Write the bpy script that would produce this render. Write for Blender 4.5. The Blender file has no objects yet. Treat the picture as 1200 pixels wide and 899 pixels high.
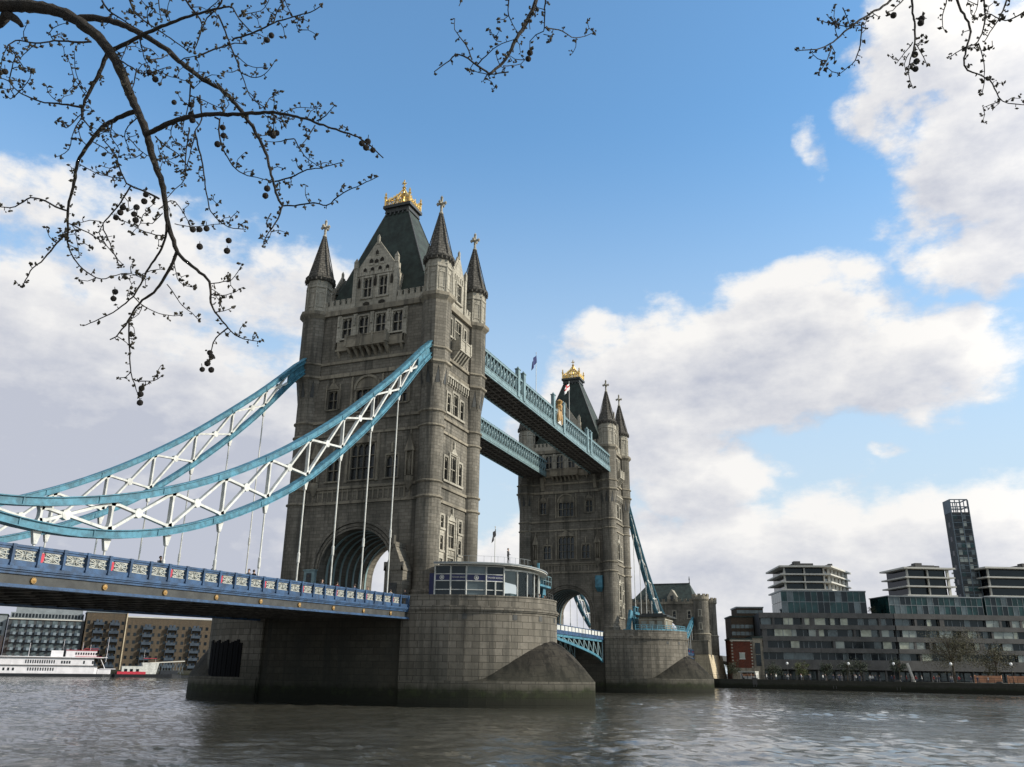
import bpy, bmesh, math, random
from mathutils import Matrix, Vector
R=math.radians; PI=math.pi
random.seed(7)
scn=bpy.context.scene
COL=scn.collection
# ---------------------------------------------------------------- camera
CP=Vector((-95.96427,-56.63353,-8.28790))
FW=Vector((0.8774695,0.3547806,0.3227663)); RT=Vector((0.3709617,-0.9285683,0.0121776)); UP=Vector((-0.3040309,-0.1090484,0.9464004))
FPX=987.759
cam=bpy.data.objects.new('camera',bpy.data.cameras.new('camera')); COL.objects.link(cam)
M=Matrix.Identity(4)
for i in range(3):
    M[i][0]=RT[i]; M[i][1]=UP[i]; M[i][2]=-FW[i]; M[i][3]=CP[i]
cam.matrix_world=M
cam.data.sensor_fit='HORIZONTAL'; cam.data.sensor_width=36; cam.data.lens=36*FPX/1200
cam.data.clip_start=0.1; cam.data.clip_end=9000
scn.camera=cam
# ---------------------------------------------------------------- exposure
SUN_AZ=-74.0; SUN_EL=27.0      # degrees, azimuth from +X
vs=scn.view_settings; vs.view_transform='Standard'; vs.look='None'; vs.gamma=1; vs.exposure=0.0; vs.use_curve_mapping=False
scn.render.resolution_x=1024; scn.render.resolution_y=767
# ---------------------------------------------------------------- node helpers
class NT:
    def __init__(s,tree): s.t=tree; s.n=tree.nodes; s.l=tree.links
    def new(s,typ,**k):
        n=s.n.new(typ)
        for a,b in k.items(): setattr(n,a,b)
        return n
    def put(s,sock,v):
        if isinstance(v,bpy.types.NodeSocket): s.l.new(v,sock)
        elif v is not None:
            if isinstance(v,(tuple,list)) and sock.type=='RGBA' and len(v)==3: v=tuple(v)+(1,)
            sock.default_value=v
    def math(s,op,a,b=None,c=None,clamp=False):
        n=s.new('ShaderNodeMath',operation=op,use_clamp=clamp); s.put(n.inputs[0],a)
        if b is not None: s.put(n.inputs[1],b)
        if c is not None: s.put(n.inputs[2],c)
        return n.outputs[0]
    def vm(s,op,a,b=None,out=0):
        n=s.new('ShaderNodeVectorMath',operation=op); s.put(n.inputs[0],a)
        if b is not None: s.put(n.inputs[1],b)
        return n.outputs['Value'] if op in('LENGTH','DOT_PRODUCT','DISTANCE') else n.outputs[0]
    def mix(s,f,a,b,bt='MIX'):
        n=s.new('ShaderNodeMix',data_type='RGBA',blend_type=bt); s.put(n.inputs[0],f); s.put(n.inputs[6],a); s.put(n.inputs[7],b); return n.outputs[2]
    def ramp(s,v,a,b,lo=0.0,hi=1.0,smooth=True):
        n=s.new('ShaderNodeMapRange',interpolation_type='SMOOTHSTEP' if smooth else 'LINEAR'); s.put(n.inputs[0],v)
        for i,x in enumerate((a,b,lo,hi)): n.inputs[i+1].default_value=x
        return n.outputs[0]
    def noise(s,vec,scale,detail=4,rough=.55,dist=0):
        n=s.new('ShaderNodeTexNoise'); s.put(n.inputs['Vector'],vec); n.inputs['Scale'].default_value=scale; n.inputs['Detail'].default_value=detail; n.inputs['Roughness'].default_value=rough; n.inputs['Distortion'].default_value=dist
        return n.outputs[0]
    def scale(s,vec,sc): return s.vm('MULTIPLY',vec,sc)
# ---------------------------------------------------------------- world
w=bpy.data.worlds.new('World'); scn.world=w; w.use_nodes=True
T=NT(w.node_tree); T.n.clear()
sky=T.new('ShaderNodeTexSky',sky_type='NISHITA'); sky.sun_disc=False; sky.sun_elevation=R(SUN_EL); sky.sun_rotation=R(90-SUN_AZ); sky.air_density=1.0; sky.dust_density=0.6; sky.ozone_density=2.5; sky.altitude=0
geo=T.new('ShaderNodeTexCoord').outputs['Generated']
nrm=T.vm('NORMALIZE',geo)
sep=T.new('ShaderNodeSeparateXYZ'); T.put(sep.inputs[0],nrm)
az=T.math('MULTIPLY',T.math('ARCTAN2',sep.outputs[1],sep.outputs[0]),180/PI)
el=T.math('MULTIPLY',T.math('ARCSINE',sep.outputs[2]),180/PI)
cmb=T.new('ShaderNodeCombineXYZ'); T.put(cmb.inputs[0],az); T.put(cmb.inputs[1],el); AE=cmb.outputs[0]
# cloud masses (last row unseen, added for ambient light): azimuth, elevation, half widths, weight
BL=[(5,20,15,6.3,1.0),(14,16.5,9,8,1.0),(-4.5,18.6,9,4.6,.95),(2.5,24.6,8,2.3,.75),(9,12.2,8,4,.85),(15,22,5,3,.7),
    (0,5.5,40,7.2,1.0),(-14.5,30,12,10,1.0),(-9,36.5,7.5,5.5,.85),(-11,24.3,7.5,3.2,.85),(-1.4,32.2,2.0,3.0,.58),(-5.2,33.2,3.4,3.6,.6),(-3.2,12.9,2.2,.8,.45),
    (52,15,22,13,.92),(40,13,12,8,.9),(50,26,13,5,.70),(39.5,23.5,9,5.5,.72),(46,5,24,9,1.0),(31,7,9,7,.8),(36.5,19,4,3,.55),
    (90,30,22,22,.9),(150,32,70,34,.95),(-150,38,55,34,.95),(-60,12,30,9,.9),(-70,42,40,12,.7),(0,84,500,34,.9)]
g=bpy.data.node_groups.new('cloud_density','ShaderNodeTree')
g.interface.new_socket('Vector',in_out='INPUT',socket_type='NodeSocketVector'); g.interface.new_socket('Density',in_out='OUTPUT',socket_type='NodeSocketFloat')
G=NT(g); gi=G.new('NodeGroupInput').outputs[0]; go=G.new('NodeGroupOutput')
wn=G.new('ShaderNodeTexNoise'); G.put(wn.inputs['Vector'],gi); wn.inputs['Scale'].default_value=.17; wn.inputs['Detail'].default_value=3
warp=G.vm('ADD',gi,G.vm('MULTIPLY',G.vm('SUBTRACT',wn.outputs['Color'],(.5,.5,.5)),(7,4,0)))
acc=None
for (a,e,ra,re,wt) in BL:
    d=G.vm('LENGTH',G.vm('MULTIPLY',G.vm('SUBTRACT',warp,(a,e,0)),(1/ra,1/re,0)))
    v=G.ramp(d,.25,1.25,wt,0)
    acc=v if acc is None else G.math('MAXIMUM',acc,v)
n1=G.noise(G.vm('MULTIPLY',gi,(1,1.7,1)),.16,7,.62)
n2=G.noise(G.vm('ADD',G.vm('MULTIPLY',gi,(1,1.6,1)),(31,7,0)),.55,5,.6)
dens=G.math('ADD',acc,G.math('MULTIPLY',G.math('SUBTRACT',n1,.5),1.35))
dens=G.math('ADD',dens,G.math('MULTIPLY',G.math('SUBTRACT',n2,.5),.4))
G.put(go.inputs[0],dens)
def cd(vec):
    n=T.new('ShaderNodeGroup'); n.node_tree=g; T.put(n.inputs[0],vec); return n.outputs[0]
D0=cd(AE); D1=cd(T.vm('ADD',AE,(-1.6,1.7,0)))
alpha=T.ramp(D0,.30,.72)
veil=T.ramp(el,5,37,.90,.05)
relief=T.math('MULTIPLY',T.math('SUBTRACT',D0,D1),1.25)
thick=T.ramp(D0,.55,1.25,0,.60)
shade=T.math('ADD',T.math('SUBTRACT',T.math('ADD',.78,relief),thick),T.math('MULTIPLY',T.math('SUBTRACT',T.noise(T.vm('MULTIPLY',AE,(1,2.4,1)),.11,5,.6),.5),.9),clamp=True)
lb=T.math('MULTIPLY',T.ramp(az,20,42,0,.60),T.ramp(el,9,23,1,.12))     # the clouds away from the sun are greyer
shade=T.math('SUBTRACT',shade,lb,clamp=True)
ccol=T.mix(shade,(5.3,5.6,6.5),(9.5,9.35,9.15))
ccol=T.mix(1.0,ccol,T.mix(T.ramp(az,0,-50,0,1),(1,1,1),(2.0,1.95,1.85)),'MULTIPLY')  # clouds towards the sun brightened to lift the river's reflections
back=T.math('ADD',T.ramp(az,75,110,0,1),T.ramp(az,-95,-125,0,1),clamp=True)
ccol=T.mix(1.0,ccol,T.mix(back,(1,1,1),(.55,.55,.54)),'MULTIPLY')  # unseen clouds behind the view dimmed to cut ambient light
skyc=T.mix(1.0,sky.outputs[0],(1.60,2.38,2.58),'MULTIPLY')
skyc=T.mix(veil,skyc,(6.3,7.3,8.1))
col=T.mix(alpha,skyc,ccol)
bg=T.new('ShaderNodeBackground'); T.put(bg.inputs[0],col); bg.inputs[1].default_value=0.1
out=T.new('ShaderNodeOutputWorld'); T.l.new(bg.outputs[0],out.inputs[0])
# ---------------------------------------------------------------- sun
sl=bpy.data.lights.new('sun','SUN'); sl.energy=5.0; sl.angle=R(2.5); sl.color=(1,.93,.80)
so=bpy.data.objects.new('sun',sl); COL.objects.link(so)
sd=Vector((math.cos(R(SUN_EL))*math.cos(R(SUN_AZ)),math.cos(R(SUN_EL))*math.sin(R(SUN_AZ)),math.sin(R(SUN_EL))))
so.rotation_euler=sd.to_track_quat('Z','Y').to_euler(); so.location=(0,-200,120)
# ---------------------------------------------------------------- materials
MATS={}
def pbr(name,col,rough=.6,metal=0,noise=None,bump=0,bscale=2,spec=.5,vary=.25,streak=0):
    m=bpy.data.materials.new(name); m.use_nodes=True; t=NT(m.node_tree); b=t.n['Principled BSDF']
    tc=t.new('ShaderNodeTexCoord').outputs['Object']
    c=tuple(col)
    if noise:
        f=t.noise(tc,noise,5,.6)
        cc=t.mix(t.ramp(f,.3,.7),tuple(x*(1-vary) for x in c),tuple(min(1,x*(1+vary)) for x in c))
    else: cc=t.mix(0,c,c)
    if streak:
        s=t.noise(t.scale(tc,(1.2,1.2,.09)),1.0,4,.6)
        cc=t.mix(t.ramp(s,.5,.75,0,streak),cc,tuple(x*.35 for x in c))
    t.put(b.inputs['Base Color'],cc); b.inputs['Roughness'].default_value=rough; b.inputs['Metallic'].default_value=metal; b.inputs['Specular IOR Level'].default_value=spec
    if bump:
        bn=t.new('ShaderNodeBump'); bn.inputs['Strength'].default_value=bump; bn.inputs['Distance'].default_value=.05; t.put(bn.inputs['Height'],t.noise(tc,bscale,5,.6)); t.l.new(bn.outputs[0],b.inputs['Normal'])
    MATS[name]=m; return m
def masonry(name,c1,c2,mort,bw,bh,ms=.03,rough=.85,grime=(.05,.048,.042),gr=.5,tidal=None,bump=.5,big=.12):
    m=bpy.data.materials.new(name); m.use_nodes=True; t=NT(m.node_tree); b=t.n['Principled BSDF']
    tc=t.new('ShaderNodeTexCoord'); ob=tc.outputs['Object']
    br=t.new('ShaderNodeTexBrick'); t.put(br.inputs['Vector'],tc.outputs['UV'])
    t.put(br.inputs['Color1'],c1); t.put(br.inputs['Color2'],c2); t.put(br.inputs['Mortar'],mort)
    br.inputs['Scale'].default_value=1; br.inputs['Mortar Size'].default_value=ms; br.inputs['Mortar Smooth'].default_value=.3; br.inputs['Brick Width'].default_value=bw; br.inputs['Row Height'].default_value=bh; br.inputs['Bias'].default_value=-.1
    c=br.outputs['Color']
    fine=t.noise(ob,2.5,6,.65); c=t.mix(t.ramp(fine,.3,.75,.0,.55),c,tuple(x*.55 for x in c1))
    bigp=t.noise(ob,big,4,.55); c=t.mix(t.ramp(bigp,.42,.68,0,gr),c,grime)
    st=t.noise(t.scale(ob,(.9,.9,.07)),1.0,5,.62); c=t.mix(t.ramp(st,.48,.66,0,min(1,gr*1.15)),c,grime)
    pale=t.noise(t.scale(ob,(1.1,1.1,.35)),.8,6,.7); c=t.mix(t.ramp(pale,.60,.76,0,.5),c,tuple(min(1,x*1.7) for x in c1))
    if tidal:
        z0,z1,lim=tidal
        gp=t.new('ShaderNodeNewGeometry').outputs['Position']; sp=t.new('ShaderNodeSeparateXYZ'); t.put(sp.inputs[0],gp)
        zz=t.math('ADD',sp.outputs[2],t.math('MULTIPLY',t.math('SUBTRACT',t.noise(gp,.5,5,.65),.5),1.6))
        moss=t.mix(t.ramp(t.noise(gp,1.1,5,.7),.45,.7),lim,(.030,.044,.012))
        c=t.mix(t.ramp(zz,z0,z1,.95,0),c,t.mix(t.ramp(sp.outputs[2],-11.6,-10.6),(.006,.007,.005),moss))
        c=t.mix(t.ramp(zz,z1,z1+3.5,.45,0),c,(.045,.045,.035))
    t.put(b.inputs['Base Color'],c); b.inputs['Roughness'].default_value=rough; b.inputs['Specular IOR Level'].default_value=.06
    bn=t.new('ShaderNodeBump'); bn.inputs['Strength'].default_value=bump; bn.inputs['Distance'].default_value=.06
    h=t.math('SUBTRACT',t.math('MULTIPLY',fine,.6),br.outputs['Fac']); t.put(bn.inputs['Height'],h); t.l.new(bn.outputs[0],b.inputs['Normal'])
    MATS[name]=m; return m
masonry('granite',(.225,.205,.172),(.14,.129,.108),(.075,.066,.054),1.0,.42,.022,gr=.62)
masonry('portland',(.45,.415,.345),(.36,.335,.28),(.2,.19,.16),.9,.5,.02,gr=.35,grime=(.09,.085,.07))
masonry('trim_stone',(.31,.275,.215),(.22,.195,.155),(.12,.11,.1),2.0,.6,.01,gr=.55,bump=.2)
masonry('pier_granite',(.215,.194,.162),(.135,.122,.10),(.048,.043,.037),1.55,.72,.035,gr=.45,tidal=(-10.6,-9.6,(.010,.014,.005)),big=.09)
masonry('pier_dark',(.10,.09,.072),(.07,.062,.05),(.035,.032,.027),1.55,.72,.03,gr=.8,tidal=(-10.6,-9.6,(.008,.010,.005)),big=.2)
masonry('pier_slope',(.056,.050,.041),(.040,.036,.030),(.02,.019,.017),1.9,.9,.03,grime=(.014,.013,.012),gr=.85,tidal=(-10.6,-9.6,(.010,.014,.005)),big=.2)
masonry('spire_stone',(.17,.158,.14),(.095,.089,.08),(.04,.038,.035),.6,.42,.06,gr=.3)
masonry('cream_stone',(.62,.52,.36),(.5,.42,.3),(.3,.25,.18),1.2,.5,.02,gr=.2)
masonry('tan_brick',(.115,.088,.062),(.085,.066,.048),(.14,.12,.09),.6,.25,.02,gr=.3)
masonry('red_brick',(.13,.035,.022),(.10,.03,.02),(.15,.1,.08),.6,.25,.02,gr=.2)
masonry('quay_stone',(.075,.075,.065),(.055,.055,.05),(.03,.03,.026),1.6,.6,.04,gr=.5,tidal=(-11.2,-10.4,(.018,.024,.012)))
masonry('dark_brick',(.10,.075,.055),(.08,.06,.045),(.07,.06,.05),.6,.25,.02,gr=.3)
pbr('slate',(.020,.032,.027),.8,noise=.9,vary=.45,bump=.35,bscale=6,streak=.5)
pbr('lead',(.03,.033,.032),.5,noise=2)
pbr('gold',(.66,.45,.16),.38,1.0,noise=3,vary=.2)
pbr('chain_blue',(.050,.165,.225),.5,noise=1.6,vary=.35,streak=.5)
pbr('deck_blue',(.022,.058,.125),.5,noise=1.6,vary=.4,streak=.5)
pbr('pale_teal',(.15,.225,.24),.5,noise=1.5,vary=.25,streak=.35)
pbr('white_paint',(.50,.50,.47),.5,noise=1.6,vary=.18,streak=.4)
pbr('cream_panel',(.37,.37,.33),.5,noise=3,vary=.2)
pbr('red_paint',(.42,.03,.05),.4,noise=3)
pbr('dark_steel',(.035,.036,.034),.6,noise=1,vary=.4,streak=.5)
pbr('walk_soffit',(.085,.078,.068),.75,noise=.6,vary=.35,streak=.4)
pbr('rust_steel',(.05,.045,.038),.75,noise=1.5,vary=.5)
pbr('asphalt',(.05,.05,.05),.9,noise=3)
pbr('paving',(.20,.19,.175),.85,noise=1.5)
pbr('land',(.07,.07,.06),.9,noise=.05)
pbr('bark',(.022,.017,.012),.9,noise=9,vary=.55,bump=.9,bscale=45)
pbr('seed_brown',(.022,.016,.012),.95,noise=60,vary=.4,bump=1,bscale=160)
pbr('bud_brown',(.03,.025,.014),.9,noise=30,vary=.4)
pbr('trunk_brown',(.07,.055,.04),.95,noise=3)
pbr('leaf_green',(.075,.085,.028),.8,noise=1.5,vary=.5)
pbr('leaf_olive',(.075,.068,.034),.85,noise=1.5,vary=.5)
pbr('leaf_dark',(.030,.040,.020),.8,noise=1.5,vary=.5)
pbr('concrete_grey',(.076,.073,.070),.8,noise=.35,vary=.22,streak=.25)
pbr('concrete_dark',(.05,.054,.058),.8,noise=.5,vary=.2)
pbr('slab_white',(.48,.46,.41),.6,noise=.5,vary=.1)
pbr('zinc',(.19,.21,.22),.5,noise=.6,vary=.15)
pbr('blue_grey',(.10,.13,.155),.6,noise=.6,vary=.2)
pbr('balcony_steel',(.035,.05,.07),.5,noise=1,vary=.3)
pbr('banner_blue',(.006,.010,.065),.5)
pbr('hull_black',(.018,.02,.024),.4,noise=1)
pbr('ship_white',(.66,.64,.66),.45,noise=.5,vary=.1,streak=.2)
pbr('patch_black',(.007,.007,.008),.95,spec=.1)
pbr('rib_teal',(.20,.29,.30),.6)
pbr('boss_gold',(.34,.20,.06),.5,noise=5)
pbr('orange_panel',(.50,.24,.13),.6,noise=1)
pbr('timber',(.16,.10,.06),.7,noise=2)
pbr('skin',(.45,.28,.2),.6); pbr('hair',(.03,.02,.015),.7)
pbr('coat_black',(.02,.02,.024),.8); pbr('coat_navy',(.03,.04,.08),.8); pbr('coat_red',(.25,.03,.03),.8); pbr('coat_grey',(.16,.16,.17),.8); pbr('coat_white',(.6,.6,.58),.8); pbr('jeans',(.04,.055,.09),.8)
pbr('tyre',(.02,.02,.02),.8); pbr('car_red',(.35,.02,.02),.25); pbr('van_cream',(.55,.50,.36),.3); pbr('car_silver',(.4,.41,.42),.25,.4)
pbr('flag_navy',(.02,.03,.12),.8); pbr('flag_white',(.75,.75,.75),.8); pbr('flag_red',(.45,.02,.03),.8)
pbr('globe_white',(.8,.8,.78),.3)
pbr('gravel',(.1,.1,.09),.9,noise=2)
def glass(name,col,rough=.06,vary=.3,sc=.3):
    m=pbr(name,col,rough,noise=sc,vary=vary,spec=.6 if name not in('glass_dark','glass_green') else .3)
    t=NT(m.node_tree); b=t.n['Principled BSDF']; bn=t.new('ShaderNodeBump'); bn.inputs['Strength'].default_value=.12; bn.inputs['Distance'].default_value=.05
    t.put(bn.inputs['Height'],t.noise(t.new('ShaderNodeTexCoord').outputs['Object'],.8,2,.5)); t.l.new(bn.outputs[0],b.inputs['Normal']); return m
glass('glass_dark',(.012,.016,.02)); glass('glass_old',(.02,.022,.024),.25); glass('glass_green',(.018,.048,.048),.05,.5); glass('glass_pale',(.26,.28,.25),.3,.25); glass('glass_curtain',(.36,.37,.29),.4,.3,.6); glass('glass_mid',(.075,.095,.10),.12,.5)
def clear_glass():
    m=bpy.data.materials.new('clear_glass'); m.use_nodes=True; t=NT(m.node_tree); t.n.remove(t.n['Principled BSDF'])
    a=t.new('ShaderNodeBsdfTransparent'); a.inputs[0].default_value=(.86,.9,.9,1); b=t.new('ShaderNodeBsdfGlossy'); b.inputs['Roughness'].default_value=.03
    fr=t.new('ShaderNodeFresnel'); fr.inputs[0].default_value=1.5; mx=t.new('ShaderNodeMixShader'); t.l.new(fr.outputs[0],mx.inputs[0]); t.l.new(a.outputs[0],mx.inputs[1]); t.l.new(b.outputs[0],mx.inputs[2]); t.l.new(mx.outputs[0],t.n['Material Output'].inputs[0]); MATS['clear_glass']=m
clear_glass()
def water_mat():
    m=bpy.data.materials.new('river_water'); m.use_nodes=True; t=NT(m.node_tree); b=t.n['Principled BSDF']
    tc=t.new('ShaderNodeNewGeometry').outputs['Position']
    f=t.noise(tc,.03,4,.5)
    t.put(b.inputs['Base Color'],t.mix(t.ramp(f,.35,.65),(.046,.045,.036),(.070,.068,.056)))
    b.inputs['Roughness'].default_value=.05; b.inputs['IOR'].default_value=2.2
    rot=t.new('ShaderNodeMapping'); rot.inputs['Rotation'].default_value=(0,0,R(35)); rot.inputs['Scale'].default_value=(1.0,.6,1); t.put(rot.inputs[0],tc)
    h=t.math('MULTIPLY',t.noise(rot.outputs[0],2.8,5,.68,.5),.8)
    h=t.math('ADD',h,t.math('MULTIPLY',t.noise(rot.outputs[0],.35,3,.55,.5),.9))
    amp=t.ramp(t.noise(t.scale(tc,(1,.45,1)),.035,5,.62,1.2),.35,.66,.45,1.35)
    bn=t.new('ShaderNodeBump'); bn.inputs['Strength'].default_value=1.0; bn.inputs['Distance'].default_value=.07
    t.put(bn.inputs['Height'],t.math('MULTIPLY',h,amp)); t.l.new(bn.outputs[0],b.inputs['Normal']); MATS['river_water']=m
water_mat()
# ---------------------------------------------------------------- mesh builder
def rootloc(p):
    while p is not None and p.parent is not None: p=p.parent
    return Vector(p.location) if p is not None else None
class MB:
    def __init__(s,M=None): s.v=[]; s.f=[]; s.m=[]; s.M=M
    def add(s,vs,fs,mi=0):
        o=len(s.v)
        for q in vs:
            q=Vector(q); s.v.append(s.M@q if s.M is not None else q)
        for f in fs: s.f.append([i+o for i in f]); s.m.append(mi)
        return s
    def box(s,x0,x1,y0,y1,z0,z1,mi=0):
        return s.add([(x0,y0,z0),(x1,y0,z0),(x1,y1,z0),(x0,y1,z0),(x0,y0,z1),(x1,y0,z1),(x1,y1,z1),(x0,y1,z1)],[(0,3,2,1),(4,5,6,7),(0,1,5,4),(1,2,6,5),(2,3,7,6),(3,0,4,7)],mi)
    def prism(s,poly,z0,z1,mi=0,top=None):
        n=len(poly); top=top or poly
        vs=[(a,b,z0) for a,b in poly]+[(a,b,z1) for a,b in top]
        return s.add(vs,[tuple(range(n-1,-1,-1)),tuple(range(n,2*n))]+[(i,(i+1)%n,n+(i+1)%n,n+i) for i in range(n)],mi)
    def lathe(s,cx,cy,rz,n=16,ph=0,mi=0,cap=True):
        vs=[];fs=[]
        for r,z in rz:
            for i in range(n):
                a=ph+2*PI*i/n; vs.append((cx+r*math.cos(a),cy+r*math.sin(a),z))
        for k in range(len(rz)-1):
            for i in range(n):
                j=(i+1)%n; fs.append((k*n+i,k*n+j,(k+1)*n+j,(k+1)*n+i))
        if cap: fs.append(tuple(range(n-1,-1,-1))); fs.append(tuple((len(rz)-1)*n+i for i in range(n)))
        return s.add(vs,fs,mi)
    def tube(s,pts,rads,n=6,mi=0,cap=True):
        pts=[Vector(p) for p in pts]; 
        if not isinstance(rads,(list,tuple)): rads=[rads]*len(pts)
        vs=[];fs=[]; N=None
        for k,p in enumerate(pts):
            d=(pts[min(k+1,len(pts)-1)]-pts[max(k-1,0)])
            if d.length<1e-9: d=Vector((0,0,1))
            d.normalize()
            if N is None: N=d.orthogonal().normalized()
            else:
                N=N-d*N.dot(d)
                N=N.normalized() if N.length>1e-6 else d.orthogonal().normalized()
            B=d.cross(N)
            for i in range(n):
                a=2*PI*i/n; vs.append(p+(N*math.cos(a)+B*math.sin(a))*rads[k])
        for k in range(len(pts)-1):
            for i in range(n):
                j=(i+1)%n; fs.append((k*n+i,k*n+j,(k+1)*n+j,(k+1)*n+i))
        if cap: fs.append(tuple(range(n-1,-1,-1))); fs.append(tuple((len(pts)-1)*n+i for i in range(n)))
        return s.add(vs,fs,mi)
    def bar(s,a,b,w,h,up=(0,0,1),mi=0):
        a=Vector(a);b=Vector(b);d=(b-a).normalized();u=Vector(up)
        x=d.cross(u)
        if x.length<1e-4: x=d.orthogonal()
        x.normalize(); y=x.cross(d); x*=w/2;y*=h/2
        return s.add([a-x-y,a+x-y,a+x+y,a-x+y,b-x-y,b+x-y,b+x+y,b-x+y],[(0,3,2,1),(4,5,6,7),(0,1,5,4),(1,2,6,5),(2,3,7,6),(3,0,4,7)],mi)
    def ribbon(s,P,w,h,mi=0):
        """box section along a polyline lying in an x-z plane: w across y, h deep"""
        vs=[];fs=[]
        for k,p in enumerate(P):
            d=Vector(P[min(k+1,len(P)-1)])-Vector(P[max(k-1,0)]); d.normalize(); nz=Vector((-d.z,0,d.x)); 
            if nz.z<0: nz=-nz
            p=Vector(p)
            for sy,sz in((-1,-1),(1,-1),(1,1),(-1,1)): vs.append(p+Vector((0,sy*w/2,0))+nz*(sz*h/2))
        for k in range(len(P)-1):
            for i in range(4):
                j=(i+1)%4; fs.append((k*4+i,k*4+j,k*4+4+j,k*4+4+i))
        fs.append((3,2,1,0)); n=len(P)*4; fs.append((n-4,n-3,n-2,n-1))
        return s.add(vs,fs,mi)
    def wall(s,u0,u1,z0,z1,d,holes,dep=.4,mi=0,mr=None):
        """flat wall in (u,d,z) axes with recessed rectangular holes"""
        mr=mi if mr is None else mr
        us=sorted(set([u0,u1]+[h[0] for h in holes]+[h[1] for h in holes])); zs=sorted(set([z0,z1]+[h[2] for h in holes]+[h[3] for h in holes]))
        for i in range(len(us)-1):
            for j in range(len(zs)-1):
                cu=(us[i]+us[i+1])/2;cz=(zs[j]+zs[j+1])/2
                if any(h[0]<cu<h[1] and h[2]<cz<h[3] for h in holes): continue
                s.add([(us[i],d,zs[j]),(us[i+1],d,zs[j]),(us[i+1],d,zs[j+1]),(us[i],d,zs[j+1])],[(0,1,2,3)],mi)
        for a,b,c,e in holes:
            s.add([(a,d,c),(b,d,c),(b,d,e),(a,d,e),(a,d-dep,c),(b,d-dep,c),(b,d-dep,e),(a,d-dep,e)],[(0,1,5,4),(1,2,6,5),(2,3,7,6),(3,0,4,7)],mr)
        return s
    def build(s,name,mats,parent=None,smooth=False,world=True,label=None):
        if not isinstance(mats,(list,tuple)): mats=[mats]
        me=bpy.data.meshes.new(name)
        vs=s.v; L=None
        if parent is not None:
            if world: L=rootloc(parent)
        else:
            L=Vector(((min(v.x for v in vs)+max(v.x for v in vs))/2,(min(v.y for v in vs)+max(v.y for v in vs))/2,min(v.z for v in vs)))
        if L is not None: vs=[v-L for v in vs]
        me.from_pydata(vs,[],s.f)
        for m in mats: me.materials.append(MATS[m])
        for p,mi in zip(me.polygons,s.m): p.material_index=mi; p.use_smooth=smooth
        bm=bmesh.new(); bm.from_mesh(me); bmesh.ops.recalc_face_normals(bm,faces=bm.faces)
        uv=bm.loops.layers.uv.new('UVMap')
        for f in bm.faces:
            n=f.normal; t=Vector((-n.y,n.x,0))
            if t.length<.2: a,b=Vector((1,0,0)),Vector((0,1,0))
            else:
                t.normalize(); a=t; b=n.cross(t)
                if b.z<0: b=-b
            for l in f.loops: l[uv].uv=(l.vert.co.dot(a)+50,l.vert.co.dot(b)+50)
        bm.to_mesh(me); bm.free()
        o=bpy.data.objects.new(name,me); COL.objects.link(o)
        if parent is not None: o.parent=parent
        elif L is not None: o.location=L
        if label: o['label']=label
        return o
def tag(o,label=None,cat=None,group=None,kind=None):
    if label: o['label']=label
    if cat: o['category']=cat
    if group: o['group']=group
    if kind: o['kind']=kind
    return o
def thing(name,label,cat,loc=(0,0,0),group=None):
    o=bpy.data.objects.new(name,None); COL.objects.link(o); o.location=loc; o.empty_display_size=.5
    return tag(o,label,cat,group)
def copy_tree(o,parent=None):
    c=o.copy(); COL.objects.link(c)
    if parent is not None: c.parent=parent
    for ch in list(o.children): copy_tree(ch,c)
    return c
def Rz(a): return Matrix.Rotation(a,4,'Z')
FLIP=Matrix.Diagonal((1,-1,1,1))
def face(angle,org=(0,0,0)): return Matrix.Translation(org)@Rz(R(angle))@FLIP      # (u right, d outwards, z)
W_,N_,E_,S_=face(0),face(-90),face(180),face(90)
WZ=-12.05           # river level
PZ=-1.5             # pavement on the piers
DX=82.3             # between the two towers
# ---------------------------------------------------------------- river and banks
from mathutils import noise as mn
def river():
    x0,x1,y0,y1,st=-96.0,192.0,-120.0,150.0,.62
    m=MB(); B=4000
    for q in ([(-B,-B),(B,-B),(B,y0),(-B,y0)],[(-B,y1),(B,y1),(B,B),(-B,B)],[(-B,y0),(x0,y0),(x0,y1),(-B,y1)],[(x1,y0),(B,y0),(B,y1),(x1,y1)]):
        m.add([(a,b,WZ) for a,b in q],[(0,1,2,3)])
    ny=int((y1-y0)/.5); XS=[x0]
    while XS[-1]<x1: XS.append(XS[-1]+(1.8 if XS[-1]<-68 else .26+max(0,XS[-1]+64)*.0055))
    XS[-1]=x1; nx=len(XS)-1; off=len(m.v); vs=[]; ca,sa=math.cos(R(35)),math.sin(R(35))
    for i in range(nx+1):
        x=XS[i]; ex=min(1,(x-x0)/8,(x1-x)/8)
        for j in range(ny+1):
            y=y0+(y1-y0)*j/ny; e=max(0,min(ex,(y-y0)/8,(y1-y)/8)); u=(x*ca+y*sa); v=(-x*sa+y*ca)*.6
            g=.55+.9*max(0,mn.noise(Vector((x*.03,y*.03,5)))+.2)
            z=(mn.noise(Vector((u*.16,v*.16,0)))*.04+mn.noise(Vector((u*.42,v*.42,3)))*.06+mn.noise(Vector((u*.95+v*.3,v*.9,9)))*.15+mn.noise(Vector((u*2.1,v*1.9,12)))*.075)*g
            vs.append(Vector((x,y,WZ+z*e)))
    m.v+=vs
    for i in range(nx):
        for j in range(ny): a=off+i*(ny+1)+j; m.f.append([a,a+ny+1,a+ny+2,a+1]); m.m.append(0)
    return m.build('river_water','river_water',smooth=True)
tag(river(),kind='structure')
shore=[(60,-320),(132,-88.4),(161.2,-17.6),(166,-14),(168,60),(195,140),(182,166),(127,226),(20,420),(-60,700)]
def bank(name,poly,z1,mat,lab=None):
    m=MB(); m.prism(poly,-16,z1); return tag(m.build(name,mat),kind='structure')
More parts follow.
